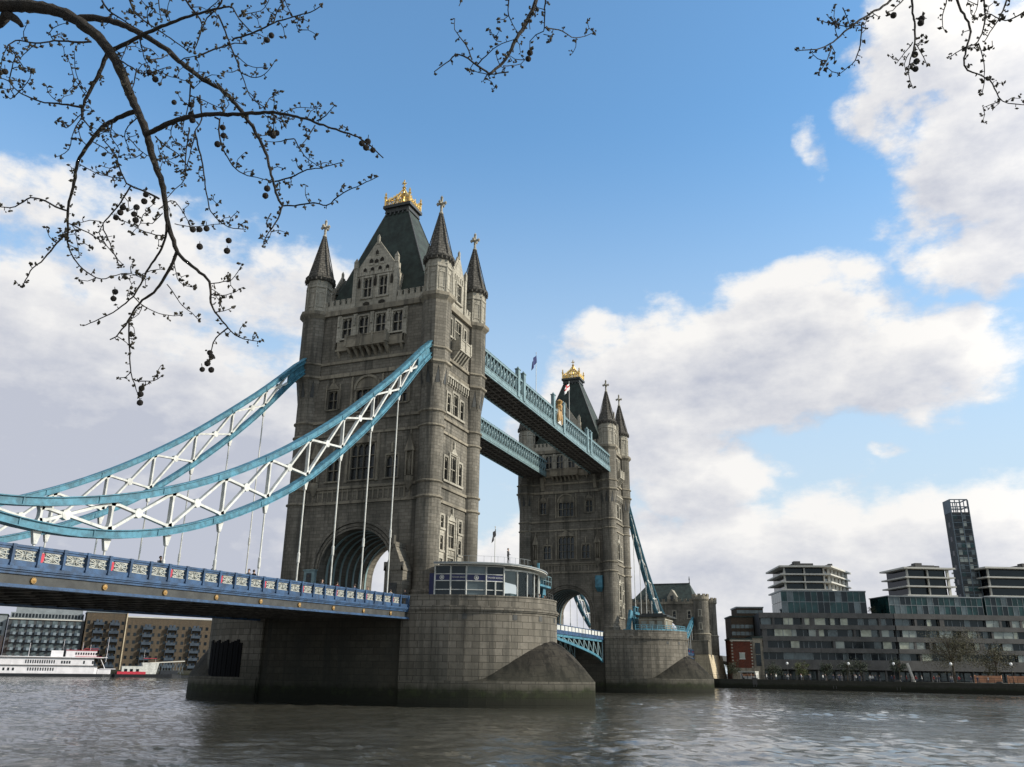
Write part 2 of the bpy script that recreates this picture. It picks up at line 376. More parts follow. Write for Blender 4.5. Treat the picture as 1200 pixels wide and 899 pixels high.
bank('south_bank_ground',shore+[(-60,3500),(3500,3500),(3500,-3500),(60,-3500)],-9.9,'land')
# river wall: a coping and a stone face standing 5 cm proud of the ground behind it
def offs(line,d):
    out=[]
    for i,p in enumerate(line):
        a=Vector(line[max(i-1,0)]);b=Vector(line[min(i+1,len(line)-1)]);t=(b-a).normalized(); out.append((p[0]+t.y*d*-1,p[1]+t.x*d))
    return out
def strip(m,line,d0,d1,z0,z1,mi=0):
    A=offs(line,d0);B=offs(line,d1)
    for i in range(len(line)-1):
        q=[A[i],A[i+1],B[i+1],B[i]]
        m.add([(x,y,z0) for x,y in q]+[(x,y,z1) for x,y in q],[(0,3,2,1),(4,5,6,7),(0,1,5,4),(1,2,6,5),(2,3,7,6),(3,0,4,7)],mi)
m=MB(); strip(m,shore,-.2,.5,-16,-9.62); tag(m.build('river_wall','quay_stone'),'long dark stone river wall along the far bank below the promenade','river wall')
m=MB(); strip(m,[(60,-320),(132,-88.4),(161.2,-17.6)],-11,-.25,-10.3,-9.86); tag(m.build('promenade','paving'),kind='structure')
bank('north_bank_ground',[(-94.6,-400),(-94.6,500),(-1500,500),(-1500,-400)],CP.z-1.62,'paving')
m=MB(); m.box(-95.1,-94.4,-400,500,-16,CP.z-1.5); tag(m.build('quay_wall','quay_stone'),'stone quay wall at the edge of the near wharf below the camera','quay wall')

# ---------------------------------------------------------------- piers
def ellipse(a,b,y0,t): return (-a*math.cos(t),y0-b*math.sin(t))
def pier(loc,lab,stain):
    root=thing('bridge_pier',lab,'bridge pier',(loc,0,WZ-3),'river piers of the bridge')
    HW=10.65
    def outline(ins,n=20):
        L=[]
        for k in range(n+1):
            t=PI*k/n; L.append(ellipse(HW-ins,13.95-ins,-9.4,t))
        L2=[(x,-y) for x,y in reversed(L)]
        return [(loc+x,y) for x,y in L+L2]
    def half(ins,sg,n=24): return [(loc+ellipse(HW-ins,13.95-ins,-9.4,PI*k/n)[0],sg*-ellipse(HW-ins,13.95-ins,-9.4,PI*k/n)[1]) for k in range(n+1)]+[(loc+HW-ins,sg*9.25),(loc-HW+ins,sg*9.25)]
    for sg in (-1,1):
        m=MB(); m.prism(half(0,sg),WZ-3,-2.1)
        for i_,z0_,z1_ in ((-.16,-2.1,-1.95),(-.28,-1.95,-1.75),(-.10,-1.75,-1.58),(0,-1.58,PZ-.003)): m.prism(half(i_,sg),z0_,z1_)
        m.build('rounded_end','pier_granite',root)
    m=MB(); m.box(loc-10.35,loc+10.35,-9.3,9.3,WZ-3,PZ-.005); m.build('middle_wall','pier_dark',root)  # darker stone for the wall below the deck
    # parapet ring
    m=MB(); O=outline(.02);I=outline(.5);O2=outline(-.06);I2=outline(.58)
    n=len(O)
    def seg(A,B,z0,z1,skip=True):
        for i in range(n):
            j=(i+1)%n
            if (abs(A[i][1])<9.5 and abs(A[j][1])<9.5) or (A[i][1]+A[j][1])*keep<0: continue
            q=[A[i],A[j],B[j],B[i]]
            m.add([(x,y,z0) for x,y in q]+[(x,y,z1) for x,y in q],[(0,3,2,1),(4,5,6,7),(0,1,5,4),(1,2,6,5),(2,3,7,6),(3,0,4,7)])
    keep=None
    for keep in (-1,1):
        m=MB(); seg(O,I,PZ-.01,-.52); seg(O2,I2,-.52,-.37); m.build('parapet','pier_granite',root)
    # cutwaters
    rho=22.09
    for sgn in (1,-1):
        m=MB(); n=15; lo=[];up=[]
        for side in (-1,1):
            pass
        ys=[-9.4-18.9*math.sin(PI/2*k/n) for k in range(n+1)]
        left=[]
        for y in ys:
            x=math.sqrt(max(rho*rho-(y+9.4)**2,0))-(rho-HW); left.append((-max(x,0)-.12*(1 if x>0.05 else 0),y))
        low=left+[(-x,y) for x,y in reversed(left[:-1])]
        N=len(low)
        upp=[]
        for k in range(N):
            t=PI*k/(N-1); x,y=ellipse(HW-.3,13.95-.3,-9.4,t); f=math.sin(t); 
            upp.append((x,y,-9.35+4.5*max(0,(f-.55)/.45)**1.1))
        vs=[(loc+x,y*sgn,WZ-3) for x,y in low]+[(loc+x,y*sgn,-9.35) for x,y in low]
        fs=[(k,k+1,N+k+1,N+k) for k in range(N-1)]
        m.add(vs,fs,0)
        # sloping roof with a slight bulge, 4 rings from the vertical face up to the drum
        rings=[[(x,y,-9.35) for x,y in low]]
        for q in (.25,.5,.75,1):
            rings.append([((1-q)*low[k][0]+q*upp[k][0],(1-q)*low[k][1]+q*upp[k][1],-9.35+(upp[k][2]+9.35)*(math.sin(q*PI/2)*.55+q*.45)) for k in range(N)])
        vs=[];fs=[]
        for r_ in rings: vs+=[(loc+x,y*sgn,z) for x,y,z in r_]
        for a in range(4):
            for k in range(N-1): fs.append((a*N+k,a*N+k+1,(a+1)*N+k+1,(a+1)*N+k))
        m.add(vs,fs,1)
        m.build('cutwater',['pier_granite','pier_slope'],root,smooth=False)
    # small weep openings under the moulding
    for t in ([.95,1.22,1.5,1.72,2.1] if not stain else [.52,.98,1.3,1.62,2.0]):
        x,y=ellipse(HW-.1,13.85,-9.4,t); nx,ny=x/HW**2,(y+9.4)/13.95**2; l=math.hypot(nx,ny); a=math.degrees(math.atan2(ny,nx))+90
        mm=MB(face(a,(loc+x,y,0))); mm.box(-.25,.25,-.5,.12,-2.95,-2.4); mm.build('weep_hole','dark_steel',root)
    if stain:
        mm=MB()
        for i in range(15):
            t0=R(11+i*2.1); t1=R(11+i*2.1+1.75); k_=1.004+.003*(i%2)
            a_=(-10.65*math.cos(t0)*k_,9.4+13.95*math.sin(t0)*k_); b_=(-10.65*math.cos(t1)*k_,9.4+13.95*math.sin(t1)*k_); zt0=-5.5+((i*7)%4)*.13; zb0=-10.0-(i%3)*.22
            mm.bar((a_[0],a_[1],(zt0+zb0)/2),(b_[0],b_[1],(zt0+zb0)/2),.12,zt0-zb0)
        mm.build('dark_patch','patch_black',root)  # thin black slats stand in for a dark patch on the wall
    return root
pier(0,'near river pier of rough granite with the glass ticket hall on top','stain')
pier(DX,'far river pier of granite with the small stone cabin on top',None)

# ---------------------------------------------------------------- towers
TA,TB=5.6,9.35        # turret centres
AX,BY=6.15,9.75       # outer wall planes
LV=dict(L3=11.5,L4=13.4,L5=20.4,L6=22.3,L7=28.6,L8=30.5,L9=37.8)
def window(par,M_,u0,u1,z0,z1,d,lights=2,trans=1,frame=.16,pr=.10,dep=.38,head=True,glassm='glass_old',fm='portland',bar=.09):
    m=MB(M_)
    f=frame
    m.box(u0-f,u0+.02,d-.05,d+pr,z0-f,z1+f); m.box(u1-.02,u1+f,d-.05,d+pr,z0-f,z1+f)
    m.box(u0+.021,u1-.021,d-.05,d+pr-.004,z1-.02,z1+f+.004); m.box(u0-f-.1,u1+f+.1,d-.05,d+pr+.12,z0-f-.006,z0+.02)
    wd=(u1-u0)/lights
    for i in range(1,lights): m.box(u0+i*wd-bar/2,u0+i*wd+bar/2,d-dep+.02,d-.08,z0,z1)
    for i in range(1,trans+1):
        z=z0+(z1-z0)*i/(trans+1); m.box(u0,u1,d-dep+.022,d-.084,z-bar/2,z+bar/2)
    if head:   # small pointed heads of the lights
        hh=min(wd*.55,(z1-z0)*.25)
        for i in range(lights):
            a=u0+i*wd;b=a+wd
            for s_ in (0,1):
                xx=[a,a,a+wd/2] if s_==0 else [b,b,a+wd/2]
                zz=[z1,z1-hh,z1]
                q=[(xx[k],d-.1,zz[k]) for k in range(3)]+[(xx[k],d-dep+.03,zz[k]) for k in range(3)]
                m.add(q,[(0,1,2),(5,4,3),(0,1,4,3),(1,2,5,4),(2,0,3,5)])
    o=m.build('window',fm,par)
    p=MB(M_); p.box(u0-.02,u1+.02,d-dep-.1,d-dep,z0-.02,z1+.02); p.build('pane',glassm,o)
    return (u0,u1,z0,z1)
def arch_pts(a,zs,h,n=18): return [(-a*math.cos(PI*k/n),zs+h*(math.sin(PI*k/n)**.86)) for k in range(n+1)]
def gablet(m,u0,u1,z0,z1,d,t=.3):
    c=(u0+u1)/2
    m.add([(u0,d,z0),(u1,d,z0),(c,d,z1),(u0,d-t,z0),(u1,d-t,z0),(c,d-t,z1)],[(0,1,2),(5,4,3),(0,1,4,3),(1,2,5,4),(2,0,3,5)])
def pinn(m,u,d,z0,z1,w=.16):
    m.box(u-w,u+w,d-.05,d+w*1.6,z0,z1-w*3); m.add([(u-w*1.2,d-.04,z1-w*3),(u+w*1.2,d-.04,z1-w*3),(u+w*1.2,d+w*1.7,z1-w*3),(u-w*1.2,d+w*1.7,z1-w*3),(u,d+w*.7,z1)],[(0,1,4),(1,2,4),(2,3,4),(3,0,4)])
def tower():
    root=thing('bridge_tower','x','bridge tower',(0,0,PZ),'gothic towers of the bridge')
    wall=MB()
    holesN=[];holesW=[]
    for Mx in (N_,S_):     # ---- faces with the road arch
        H=[]
        def win(*a,**k): H.append(window(root,Mx,*a,**k))
        d=AX
        # storey above the arch
        for c,hw,z0,z1,l,t in ((-4.3,.85,14.3,17.2,2,1),(4.3,.85,14.3,17.2,2,1),(0,1.75,14.3,19.0,4,2)): win(c-hw,c+hw,z0,z1,d,l,t,fm='trim_stone')
        for c,hw,z0,z1,l,t in ((-5.2,.7,24.0,26.6,2,1),(5.2,.7,24.0,26.6,2,1),(0,1.7,23.3,26.6,4,1)): win(c-hw,c+hw,z0,z1,d,l,t,fm='trim_stone')
        for c in (-3.9,-1.35,1.35,3.9): win(c-.75,c+.75,33.9,36.9,d,2,1,frame=.2,pr=.16)
        wall.M=Mx; wall.wall(-8.2,8.2,LV['L3'],LV['L9']+.4,d,H,.38)
        # road arch
        a,zs,h=5.1,2.6,5.5; P=arch_pts(a,zs,h)
        vs=[];fs=[]
        for k in range(len(P)-1):
            (u,z),(u2,z2)=P[k],P[k+1]; wall.add([(u,d,z),(u2,d,z2),(u2,d,LV['L3']),(u,d,LV['L3'])],[(0,1,2,3)])
        wall.add([(-8.2,d,PZ),(-a,d,PZ),(-a,d,LV['L3']),(-8.2,d,LV['L3'])],[(0,1,2,3)]); wall.add([(a,d,PZ),(8.2,d,PZ),(8.2,d,LV['L3']),(a,d,LV['L3'])],[(0,1,2,3)])
        m=MB(Mx)     # stepped mouldings round the arch
        for rr,dd,w_ in ((a+1.05,.30,.32),(a+.62,.16,.3),(a+.2,.22,.22)):
            Q=arch_pts(rr,zs,h*rr/a); Q=[(-rr,PZ)]+Q+[(rr,PZ)]
            Q2=arch_pts(rr-w_,zs,h*(rr-w_)/a); Q2=[(-(rr-w_),PZ)]+Q2+[(rr-w_,PZ)]
            for k in range(len(Q)-1):
                q=[Q[k],Q[k+1],Q2[k+1],Q2[k]]
                m.add([(u,d-.1,z) for u,z in q]+[(u,d+dd,z) for u,z in q],[(4,5,6,7),(0,1,5,4),(2,3,7,6)])
        m.build('arch_moulding','granite',root)
        # blind tracery band between the string courses
        m=MB(Mx)
        for i in range(20):
            u=-7+i*14/19.; m.box(u-.09,u+.09,d-.05,d+.10,11.75,13.2)
        m.box(-7.2,7.2,d-.05,d+.07,12.9,13.15)
        m.build('tracery_band','trim_stone',root)
        # niches with statues and their canopies, gables over the windows
        m=MB(Mx)
        for c in (-6.9,6.9):
            m.box(c-.55,c-.38,d-.05,d+.42,14.3,17.6); m.box(c+.38,c+.55,d-.05,d+.42,14.3,17.6); gablet(m,c-.68,c+.68,17.4,19.6,d+.5,.5); pinn(m,c,d+.1,19.3,20.3,.1)
            m.lathe(c,d+.18,[(.12,12.5),(.6,13.6),(.62,14.2)],8); m.box(c-.38,c+.38,d-.02,d+.06,14.3,17.4)
        for c in (-4.3,4.3): pinn(m,c,d,17.5,19.0,.13)
        gablet(m,-1.95,1.95,19.05,20.35,d+.3,.3)
        for c in (-2.25,2.25): pinn(m,c,d,14.0,20.3,.17)
        for c in (-5.2,5.2): gablet(m,c-.95,c+.95,26.8,27.9,d+.22,.25); pinn(m,c-1.05,d,24,27.6,.1); pinn(m,c+1.05,d,24,27.6,.1); pinn(m,c,d+.1,27.6,28.5,.1)
        Q=arch_pts(2.0,26.3,2.0,12);Q2=arch_pts(1.7,26.3,1.7,12)
        for k in range(12):
            q=[Q[k],Q[k+1],Q2[k+1],Q2[k]]; m.add([(u,d-.05,z) for u,z in q]+[(u,d+.25,z) for u,z in q],[(4,5,6,7),(0,1,5,4),(2,3,7,6)])
        m.add([(u,d+.02,z) for u,z in Q2],[tuple(range(len(Q2)))])
        for c in (-2.3,2.3): pinn(m,c,d,23,28.4,.14)
        m.build('carving','trim_stone',root)
        sm=MB(Mx)
        for c in (-6.9,6.9): sm.lathe(c,d+.2,[(.2,14.25),(.24,15.2),(.28,16.2),(.1,16.45),(.15,16.7),(.05,16.9)],8)
        sm.build('statue','trim_stone',root,smooth=True)
        # balcony on corbels
        m=MB(Mx); m.box(-5.2,5.2,d-.05,d+.55,32.0,32.28); m.box(-5.2,-5.0,d,d+.5,32.3,33.4); m.box(5.0,5.2,d,d+.5,32.3,33.4)
        m.box(-3.0,3.0,d+.5,d+1.5,32.0,32.3); m.box(-5.19,-3.02,d+.38,d+.5,32.3,33.3); m.box(3.02,5.19,d+.38,d+.5,32.3,33.3)
        m.box(-2.98,2.98,d+1.32,d+1.46,32.31,33.45); m.box(-3.0,3.0,d+1.25,d+1.53,33.46,33.62)
        for u in (-3.0,-1.0,1.0,3.0): m.box(u-.16,u+.16,d+1.2,d+1.6,32.2,33.8)
        for sx in (-3.0,3.0): m.box(sx-.1,sx+.1,d+.5,d+1.3,32.31,33.5)
        for i in range(7):
            u=-2.8+i*5.6/6; m.add([(u-.16,d-.02,30.9),(u+.16,d-.02,30.9),(u+.16,d+1.35,31.98),(u-.16,d+1.35,31.98),(u-.16,d-.02,31.98),(u+.16,d-.02,31.98)],[(0,1,2,3),(3,2,5,4),(0,3,4),(1,5,2)])
        for u in (-4.8,4.8): m.add([(u-.16,d-.02,31.2),(u+.16,d-.02,31.2),(u+.16,d+.5,31.98),(u-.16,d+.5,31.98),(u-.16,d-.02,31.98),(u+.16,d-.02,31.98)],[(0,1,2,3),(3,2,5,4),(0,3,4),(1,5,2)])
        m.build('balcony','trim_stone',root)
        m=MB(Mx)
        for c in (-5.1,-2.6,0,2.6,5.1): m.box(c-.28,c+.28,d-.05,d+.24,33.3,37.3); pinn(m,c,d+.24,35.6,37.2,.13)
        m.build('pilaster','portland',root)
        # dormer gable
        DH=[window(root,Mx,-1.9,-.55,39.6,42.6,d-.1,2,1,frame=.22,pr=.14),window(root,Mx,.55,1.9,39.6,42.6,d-.1,2,1,frame=.22,pr=.14)]
        m=MB(Mx); dd=d-.1; m.wall(-3.2,3.2,37.9,43.4,dd,DH,.38)
        m.add([(-3.2,dd,43.4),(3.2,dd,43.4),(0,dd,47.6),(-3.2,dd-.5,43.4),(3.2,dd-.5,43.4),(0,dd-.5,47.6)],[(0,1,2),(5,4,3)])
        m.box(-3.2,3.2,dd-.5,dd-.42,37.9,43.4)
        for s_ in (-1,1):
            m.bar((s_*3.35,dd-.2,43.1),(0,dd-.2,47.85),.62,.3,up=(0,1,0)); m.box(s_*3.2-.28,s_*3.2+.28,dd-.5,dd+.22,37.9,44.2); pinn(m,s_*3.2,dd-.1,44.2,45.9,.26)
            m.box(s_*3.2-.02,s_*3.2+.02,dd-3,dd-.4,38,43.3)
        for (u,z) in ((0,46.1),(-.9,44.7),(.9,44.7),(0,44.5)): m.box(u-.28,u+.28,dd-.02,dd+.12,z-.28,z+.28)
        for k in range(9): u=-2.4+k*.6; m.box(u-.12,u+.12,dd-.02,dd+.12,43.0,43.6+.25*(k%2))
        m.box(-2.9,2.9,dd-.02,dd+.14,42.95,43.1); pinn(m,0,dd-.2,47.6,49.2,.16)
        m.build('dormer_gable','portland',root)
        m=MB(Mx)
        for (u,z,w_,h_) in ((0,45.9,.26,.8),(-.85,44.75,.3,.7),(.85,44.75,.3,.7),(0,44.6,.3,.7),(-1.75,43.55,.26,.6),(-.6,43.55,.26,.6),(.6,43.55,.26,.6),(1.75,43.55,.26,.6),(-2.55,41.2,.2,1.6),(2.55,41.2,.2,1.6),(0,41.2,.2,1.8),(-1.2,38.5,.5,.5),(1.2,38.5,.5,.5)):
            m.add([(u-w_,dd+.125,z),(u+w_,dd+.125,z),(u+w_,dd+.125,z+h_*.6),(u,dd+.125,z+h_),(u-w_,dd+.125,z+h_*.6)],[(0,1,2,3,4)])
        m.build('gable_niche_shade','pier_slope',root)  # flat dark panels: the shade of carved niches put into colour
        m=MB(Mx)   # dormer roof running back into the main roof
        m.add([(-3.3,dd-.3,43.2),(0,dd-.3,47.4),(3.3,dd-.3,43.2),(-3.3,dd-3.2,43.2),(0,dd-4.6,47.4),(3.3,dd-3.2,43.2)],[(0,1,4,3),(1,2,5,4)])
        m.build('dormer_roof','slate',root)
        # battlements
        m=MB(Mx)
        for s_ in (-1,1):
            m.box(min(s_*3.5,s_*8.0),max(s_*3.5,s_*8.0),d-.35,d+.05,38.1,39.1)
            for i in range(5): u=s_*(3.95+i*.92); m.box(u-.27,u+.27,d-.35,d+.052,39.1,39.75); m.box(u-.32,u+.32,d-.4,d+.1,39.752,39.86)
        m.build('battlement','portland',root)
    for Mx in (W_,E_):     # ---- narrow faces
        H=[]
        def win(*a,**k): H.append(window(root,Mx,*a,**k))
        d=BY
        for c in (-2.6,2.6):
            for z0,z1 in ((2.6,4.6),(5.6,7.4),(8.3,9.9)): win(c-.42,c+.42,z0,z1,d,1,1,frame=.22)
        win(-.9,.9,6.1,9.2,d,3,1,frame=.22); win(-.9,.9,2.6,4.9,d,3,1,frame=.22)
        for c,hw,z0,z1,l in ((-2.1,.5,14.4,17.4,1),(0,.85,14.4,18.0,2),(2.1,.5,14.4,17.4,1)): win(c-hw,c+hw,z0,z1,d,l,1,frame=.24)
        for c,hw,z0,z1,l in ((-2.0,.5,23.3,25.9,1),(0,.8,23.3,26.4,2),(2.0,.5,23.3,25.9,1)): win(c-hw,c+hw,z0,z1,d,l,1,frame=.24)
        win(-1.0,1.0,33.9,36.8,d,3,1,frame=.22); win(-2.6,-1.9,33.9,36.4,d,1,1,frame=.2); win(1.9,2.6,33.9,36.4,d,1,1,frame=.2)
        wall.M=Mx; wall.wall(-4.6,4.6,PZ,LV['L9']+.4,d,H,.38)
        m=MB(Mx)
        gablet(m,-1.15,1.15,9.5,10.6,d+.2,.3); pinn(m,0,d+.1,10.3,11.3,.12)
        for c in (-1.25,1.25): pinn(m,c,d,2.4,10.2,.14)
        m.box(-1.1,1.1,d-.04,d+.10,5.2,5.8)
        for i in range(5): m.box(-.95+i*.42,-.75+i*.42,d,d+.16,5.25,5.75)
        for c in (-2.6,2.6): m.box(c-.6,c+.6,d-.04,d+.1,4.8,5.35); m.box(c-.6,c+.6,d-.04,d+.1,7.65,8.05)
        pinn(m,0,d,18.3,20.0,.14); gablet(m,-1.0,1.0,18.15,19.0,d+.2,.25)
        for c in (-1.3,1.3): pinn(m,c,d,14.2,18.4,.13)
        # corbel table
        for i in range(11):
            u=-3.4+i*.68; m.box(u-.14,u+.14,d-.05,d+.30,27.2,28.0); m.box(u-.12,u+.12,d-.05,d+.18,26.95,27.2)
        m.box(-3.6,3.6,d-.05,d+.38,28.0,28.3)
        for i in range(9): u=-3.2+i*.8; m.box(u-.1,u+.1,d-.04,d+.1,30.85,31.2)
        m.build('carving','portland',root)
        m=MB(Mx)   # oriel balcony
        m.box(-1.7,1.7,d-.05,d+1.3,32.0,32.3); m.box(-1.7,1.7,d+1.15,d+1.28,32.3,33.5); m.box(-1.75,1.75,d+1.08,d+1.35,33.5,33.68)
        for s_ in (-1,1): m.box(s_*1.6-.09,s_*1.6+.09,d,d+1.14,32.3,33.52); m.box(s_*1.6-.16,s_*1.6+.16,d+1.05,d+1.4,32.2,33.85)
        m.box(-.13,.13,d+1.05,d+1.4,32.2,33.85)
        for i in range(5):
            u=-1.5+i*.75; m.add([(u-.15,d-.02,30.4),(u+.15,d-.02,30.4),(u+.15,d+1.2,31.98),(u-.15,d+1.2,31.98),(u-.15,d-.02,31.98),(u+.15,d-.02,31.98)],[(0,1,2,3),(3,2,5,4),(0,3,4),(1,5,2)])
        m.build('balcony','portland',root)
        DH=[window(root,Mx,-.75,.75,39.6,42.4,d-.1,2,1,frame=.22,pr=.14)]
        m=MB(Mx); dd=d-.1; m.wall(-2.0,2.0,37.9,43.2,dd,DH,.38)
        m.add([(-2.0,dd,43.2),(2.0,dd,43.2),(0,dd,46.4),(-2.0,dd-.5,43.2),(2.0,dd-.5,43.2),(0,dd-.5,46.4)],[(0,1,2),(5,4,3)]); m.box(-2,2,dd-.5,dd-.42,37.9,43.2)
        for s_ in (-1,1): m.bar((s_*2.1,dd-.2,42.9),(0,dd-.2,46.6),.6,.28,up=(0,1,0)); m.box(s_*2-.25,s_*2+.25,dd-.5,dd+.2,37.9,43.9); pinn(m,s_*2,dd-.1,43.9,45.4,.22)
        for k in range(5): u=-1.2+k*.6; m.box(u-.1,u+.1,dd-.02,dd+.12,42.75,43.6)
        pinn(m,0,dd-.2,46.4,47.8,.15)
        m.build('dormer_gable','portland',root)
        m=MB(Mx); m.add([(-2.1,dd-.3,43.0),(0,dd-.3,46.2),(2.1,dd-.3,43.0),(-2.1,dd-3.6,43.0),(0,dd-5.2,46.2),(2.1,dd-3.6,43.0)],[(0,1,4,3),(1,2,5,4)]); m.build('dormer_roof','slate',root)
        m=MB(Mx)
        for s_ in (-1,1):
            m.box(min(s_*2.3,s_*4.3),max(s_*2.3,s_*4.3),d-.35,d+.05,38.1,39.1)
            for i in range(2): u=s_*(2.8+i*.92); m.box(u-.27,u+.27,d-.35,d+.052,39.1,39.8)
        m.build('battlement','portland',root)
    # vault of the road passage
    wall.M=None
    a,zs,h=5.1,2.6,5.5; P=[(-a,PZ)]+arch_pts(a,zs,h)+[(a,PZ)]
    for k in range(len(P)-1): wall.add([(-AX,P[k][0],P[k][1]),(-AX,P[k+1][0],P[k+1][1]),(AX,P[k+1][0],P[k+1][1]),(AX,P[k][0],P[k][1])],[(0,1,2,3)])
    wall.box(-AX+.4,AX-.4,-8.3,8.3,38.0,38.05)
    wall.build('wall','granite',root)
    m=MB()
    for i in range(7):
        x=-4.6+i*1.53; Q=[(-a+.02,PZ)]+arch_pts(a-.02,zs,h-.02)+[(a-.02,PZ)]
        for k in range(len(Q)-1): m.bar((x,Q[k][0],Q[k][1]),(x,Q[k+1][0],Q[k+1][1]),.16,.34,up=(1,0,0))
    m.build('vault_rib','rib_teal',root)
    # string courses
    for nm,h_,pr in (('L3',.34,.22),('L4',.34,.2),('L5',.32,.2),('L6',.34,.22),('L7',.5,.3),('L8',.4,.25),('L9',.75,.42)):
        z=LV[nm]; m=MB()
        for (x0,x1,y0,y1) in ((-AX-pr,-AX+.2,-8.4,8.4),(AX-.2,AX+pr,-8.4,8.4),(-4.7,4.7,-BY-pr,-BY+.2),(-4.7,4.7,BY-.2,BY+pr)):
            m=MB(); m.box(x0,x1,y0,y1,z-h_/2,z+h_/2); m.build('string_course','trim_stone',root)
    # turrets
    for sx in (-1,1):
        for sy in (-1,1):
            cx,cy=sx*TA,sy*TB; R0=1.52
            m=MB(); m.lathe(cx,cy,[(R0+.25,PZ),(R0+.25,.3),(R0+.05,.6),(R0,.6),(R0,27.9)],24,cap=False)
            R1=1.98; ph=PI/8
            def C(i,r=R1): return (cx+r*math.cos(ph+i*PI/4),cy+r*math.sin(ph+i*PI/4))
            for i in range(8):
                c=C(i); p_=C(i-1); n_=C(i+1); m1=((c[0]+p_[0])/2,(c[1]+p_[1])/2); m2=((c[0]+n_[0])/2,(c[1]+n_[1])/2); ap=(cx+(R0-.02)*math.cos(ph+i*PI/4),cy+(R0-.02)*math.sin(ph+i*PI/4))
                m.add([(ap[0],ap[1],24.9),(m1[0],m1[1],28.3),(c[0],c[1],28.3),(m2[0],m2[1],28.3)],[(0,1,2),(0,2,3),(1,2,3)])
            m.lathe(cx,cy,[(R1,28.3),(R1,30.5),(R1-.06,30.5),(R1-.06,37.7)],8,ph)
            t=m.build('turret','granite',root)
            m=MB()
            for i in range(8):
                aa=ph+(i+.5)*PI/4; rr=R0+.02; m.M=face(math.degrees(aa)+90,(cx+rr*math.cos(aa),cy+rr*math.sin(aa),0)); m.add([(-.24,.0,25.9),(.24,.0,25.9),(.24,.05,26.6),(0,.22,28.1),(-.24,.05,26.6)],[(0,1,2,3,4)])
            m.M=None; m.build('lancet_shade','dark_steel',t)  # dark sheets: the shade between the corbelled spikes put into colour
            m=MB()
            for nm,dz,pr in (('L3',.17,.22),('L4',.17,.2),('L5',.16,.2),('L6',.17,.22)):
                z=LV[nm]; m.lathe(cx,cy,[(R0,z-dz-.02),(R0+pr,z-dz*.3),(R0+pr,z+dz*.5),(R0,z+dz+.03)],24,cap=False)
            for nm,dz,pr in (('L7',.25,.28),('L8',.2,.22)):
                z=LV[nm]; m.lathe(cx,cy,[(R1-.05,z-dz-.01),(R1+pr,z-dz*.2),(R1+pr,z+dz*.8),(R1-.05,z+dz+.02)],8,ph,cap=False)
            m.lathe(cx,cy,[(R1-.1,37.2),(R1+.42,37.75),(R1+.42,38.2),(R1-.2,38.35)],8,ph)
            m.build('string_course','trim_stone',t)
            m=MB(); R2=1.72
            m.lathe(cx,cy,[(R2,38.2),(R2,43.3)],8,ph)
            for i in range(8):    # arris ribs and blind panels
                x,y=cx+R2*math.cos(ph+i*PI/4),cy+R2*math.sin(ph+i*PI/4); m.lathe(x,y,[(.13,38.2),(.13,42.6)],6)
            m.lathe(cx,cy,[(R2+.02,41.9),(R2+.16,42.0),(R2+.16,42.25),(R2+.02,42.35)],8,ph,cap=False)
            for i in range(8):
                aa=ph+(i+.5)*PI/4; rr=R2*math.cos(PI/8); mm=face(math.degrees(aa)+90,(cx+rr*math.cos(aa),cy+rr*math.sin(aa),0)); m.M=mm
                m.box(-.42,-.34,-.02,.07,38.8,41.5); m.box(.34,.42,-.02,.07,38.8,41.5); gablet(m,-.42,.42,41.2,41.75,.07,.08); m.box(-.34,.34,-.02,.06,39.0,39.15)
                m.M=None
            m.build('turret_top','portland',t)
            m=MB(); m.lathe(cx,cy,[(R2+.02,43.1),(R2+.38,43.45),(R2+.40,43.75),(R2+.1,43.9)],16,ph)
            for i in range(20):
                aa=i*2*PI/20; x,y=cx+(R2+.3)*math.cos(aa),cy+(R2+.3)*math.sin(aa); m.box(x-.1,x+.1,y-.1,y+.1,43.05,43.5)
            m.lathe(cx,cy,[(R2+.12,43.9),(1.15,46.3),(.66,48.6),(.22,50.6)],8,ph)
            for i in range(8):    # crocketed edges
                c0=(cx+(R2+.14)*math.cos(ph+i*PI/4),cy+(R2+.14)*math.sin(ph+i*PI/4),43.9); c1=(cx+.24*math.cos(ph+i*PI/4),cy+.24*math.sin(ph+i*PI/4),50.6); m.bar(c0,c1,.12,.12)
            m.build('spire','spire_stone',t)
            m=MB(); m.lathe(cx,cy,[(.22,50.5),(.34,50.7),(.2,50.95),(.16,51.6)],8); m.bar((cx-.58,cy,52.25),(cx+.58,cy,52.25),.26,.26,mi=0); m.box(cx-.14,cx+.14,cy-.14,cy+.14,51.5,53.1); m.bar((cx,cy-.58,52.25),(cx,cy+.58,52.25),.25,.25)
            for ddx,ddy in ((.58,0),(-.58,0),(0,.58),(0,-.58)): m.lathe(cx+ddx,cy+ddy,[(.1,52.0),(.22,52.25),(.1,52.5)],6)
            m.lathe(cx,cy,[(.12,53.0),(.22,53.2),(.05,53.5)],6)
            m.build('finial','portland',t)
    # main roof
    m=MB()
    rings=[(5.25,8.5,38.1),(4.95,7.75,39.6),(4.1,6.3,43.2),(1.5,1.8,55.2)]
    vs=[];fs=[]
    for a_,b_,z in rings: vs+=[(-a_,-b_,z),(a_,-b_,z),(a_,b_,z),(-a_,b_,z)]
    for k in range(len(rings)-1):
        for i in range(4): j=(i+1)%4; fs.append((k*4+i,k*4+j,(k+1)*4+j,(k+1)*4+i))
    m.add(vs,fs)
    rf=m.build('roof','slate',root)
    m=MB()
    for sx in(-1,1):
        for sy in(-1,1): m.bar((sx*4.1,sy*6.3,43.2),(sx*1.5,sy*1.8,55.2),.16,.16)
    m.build('ridge','lead',rf)
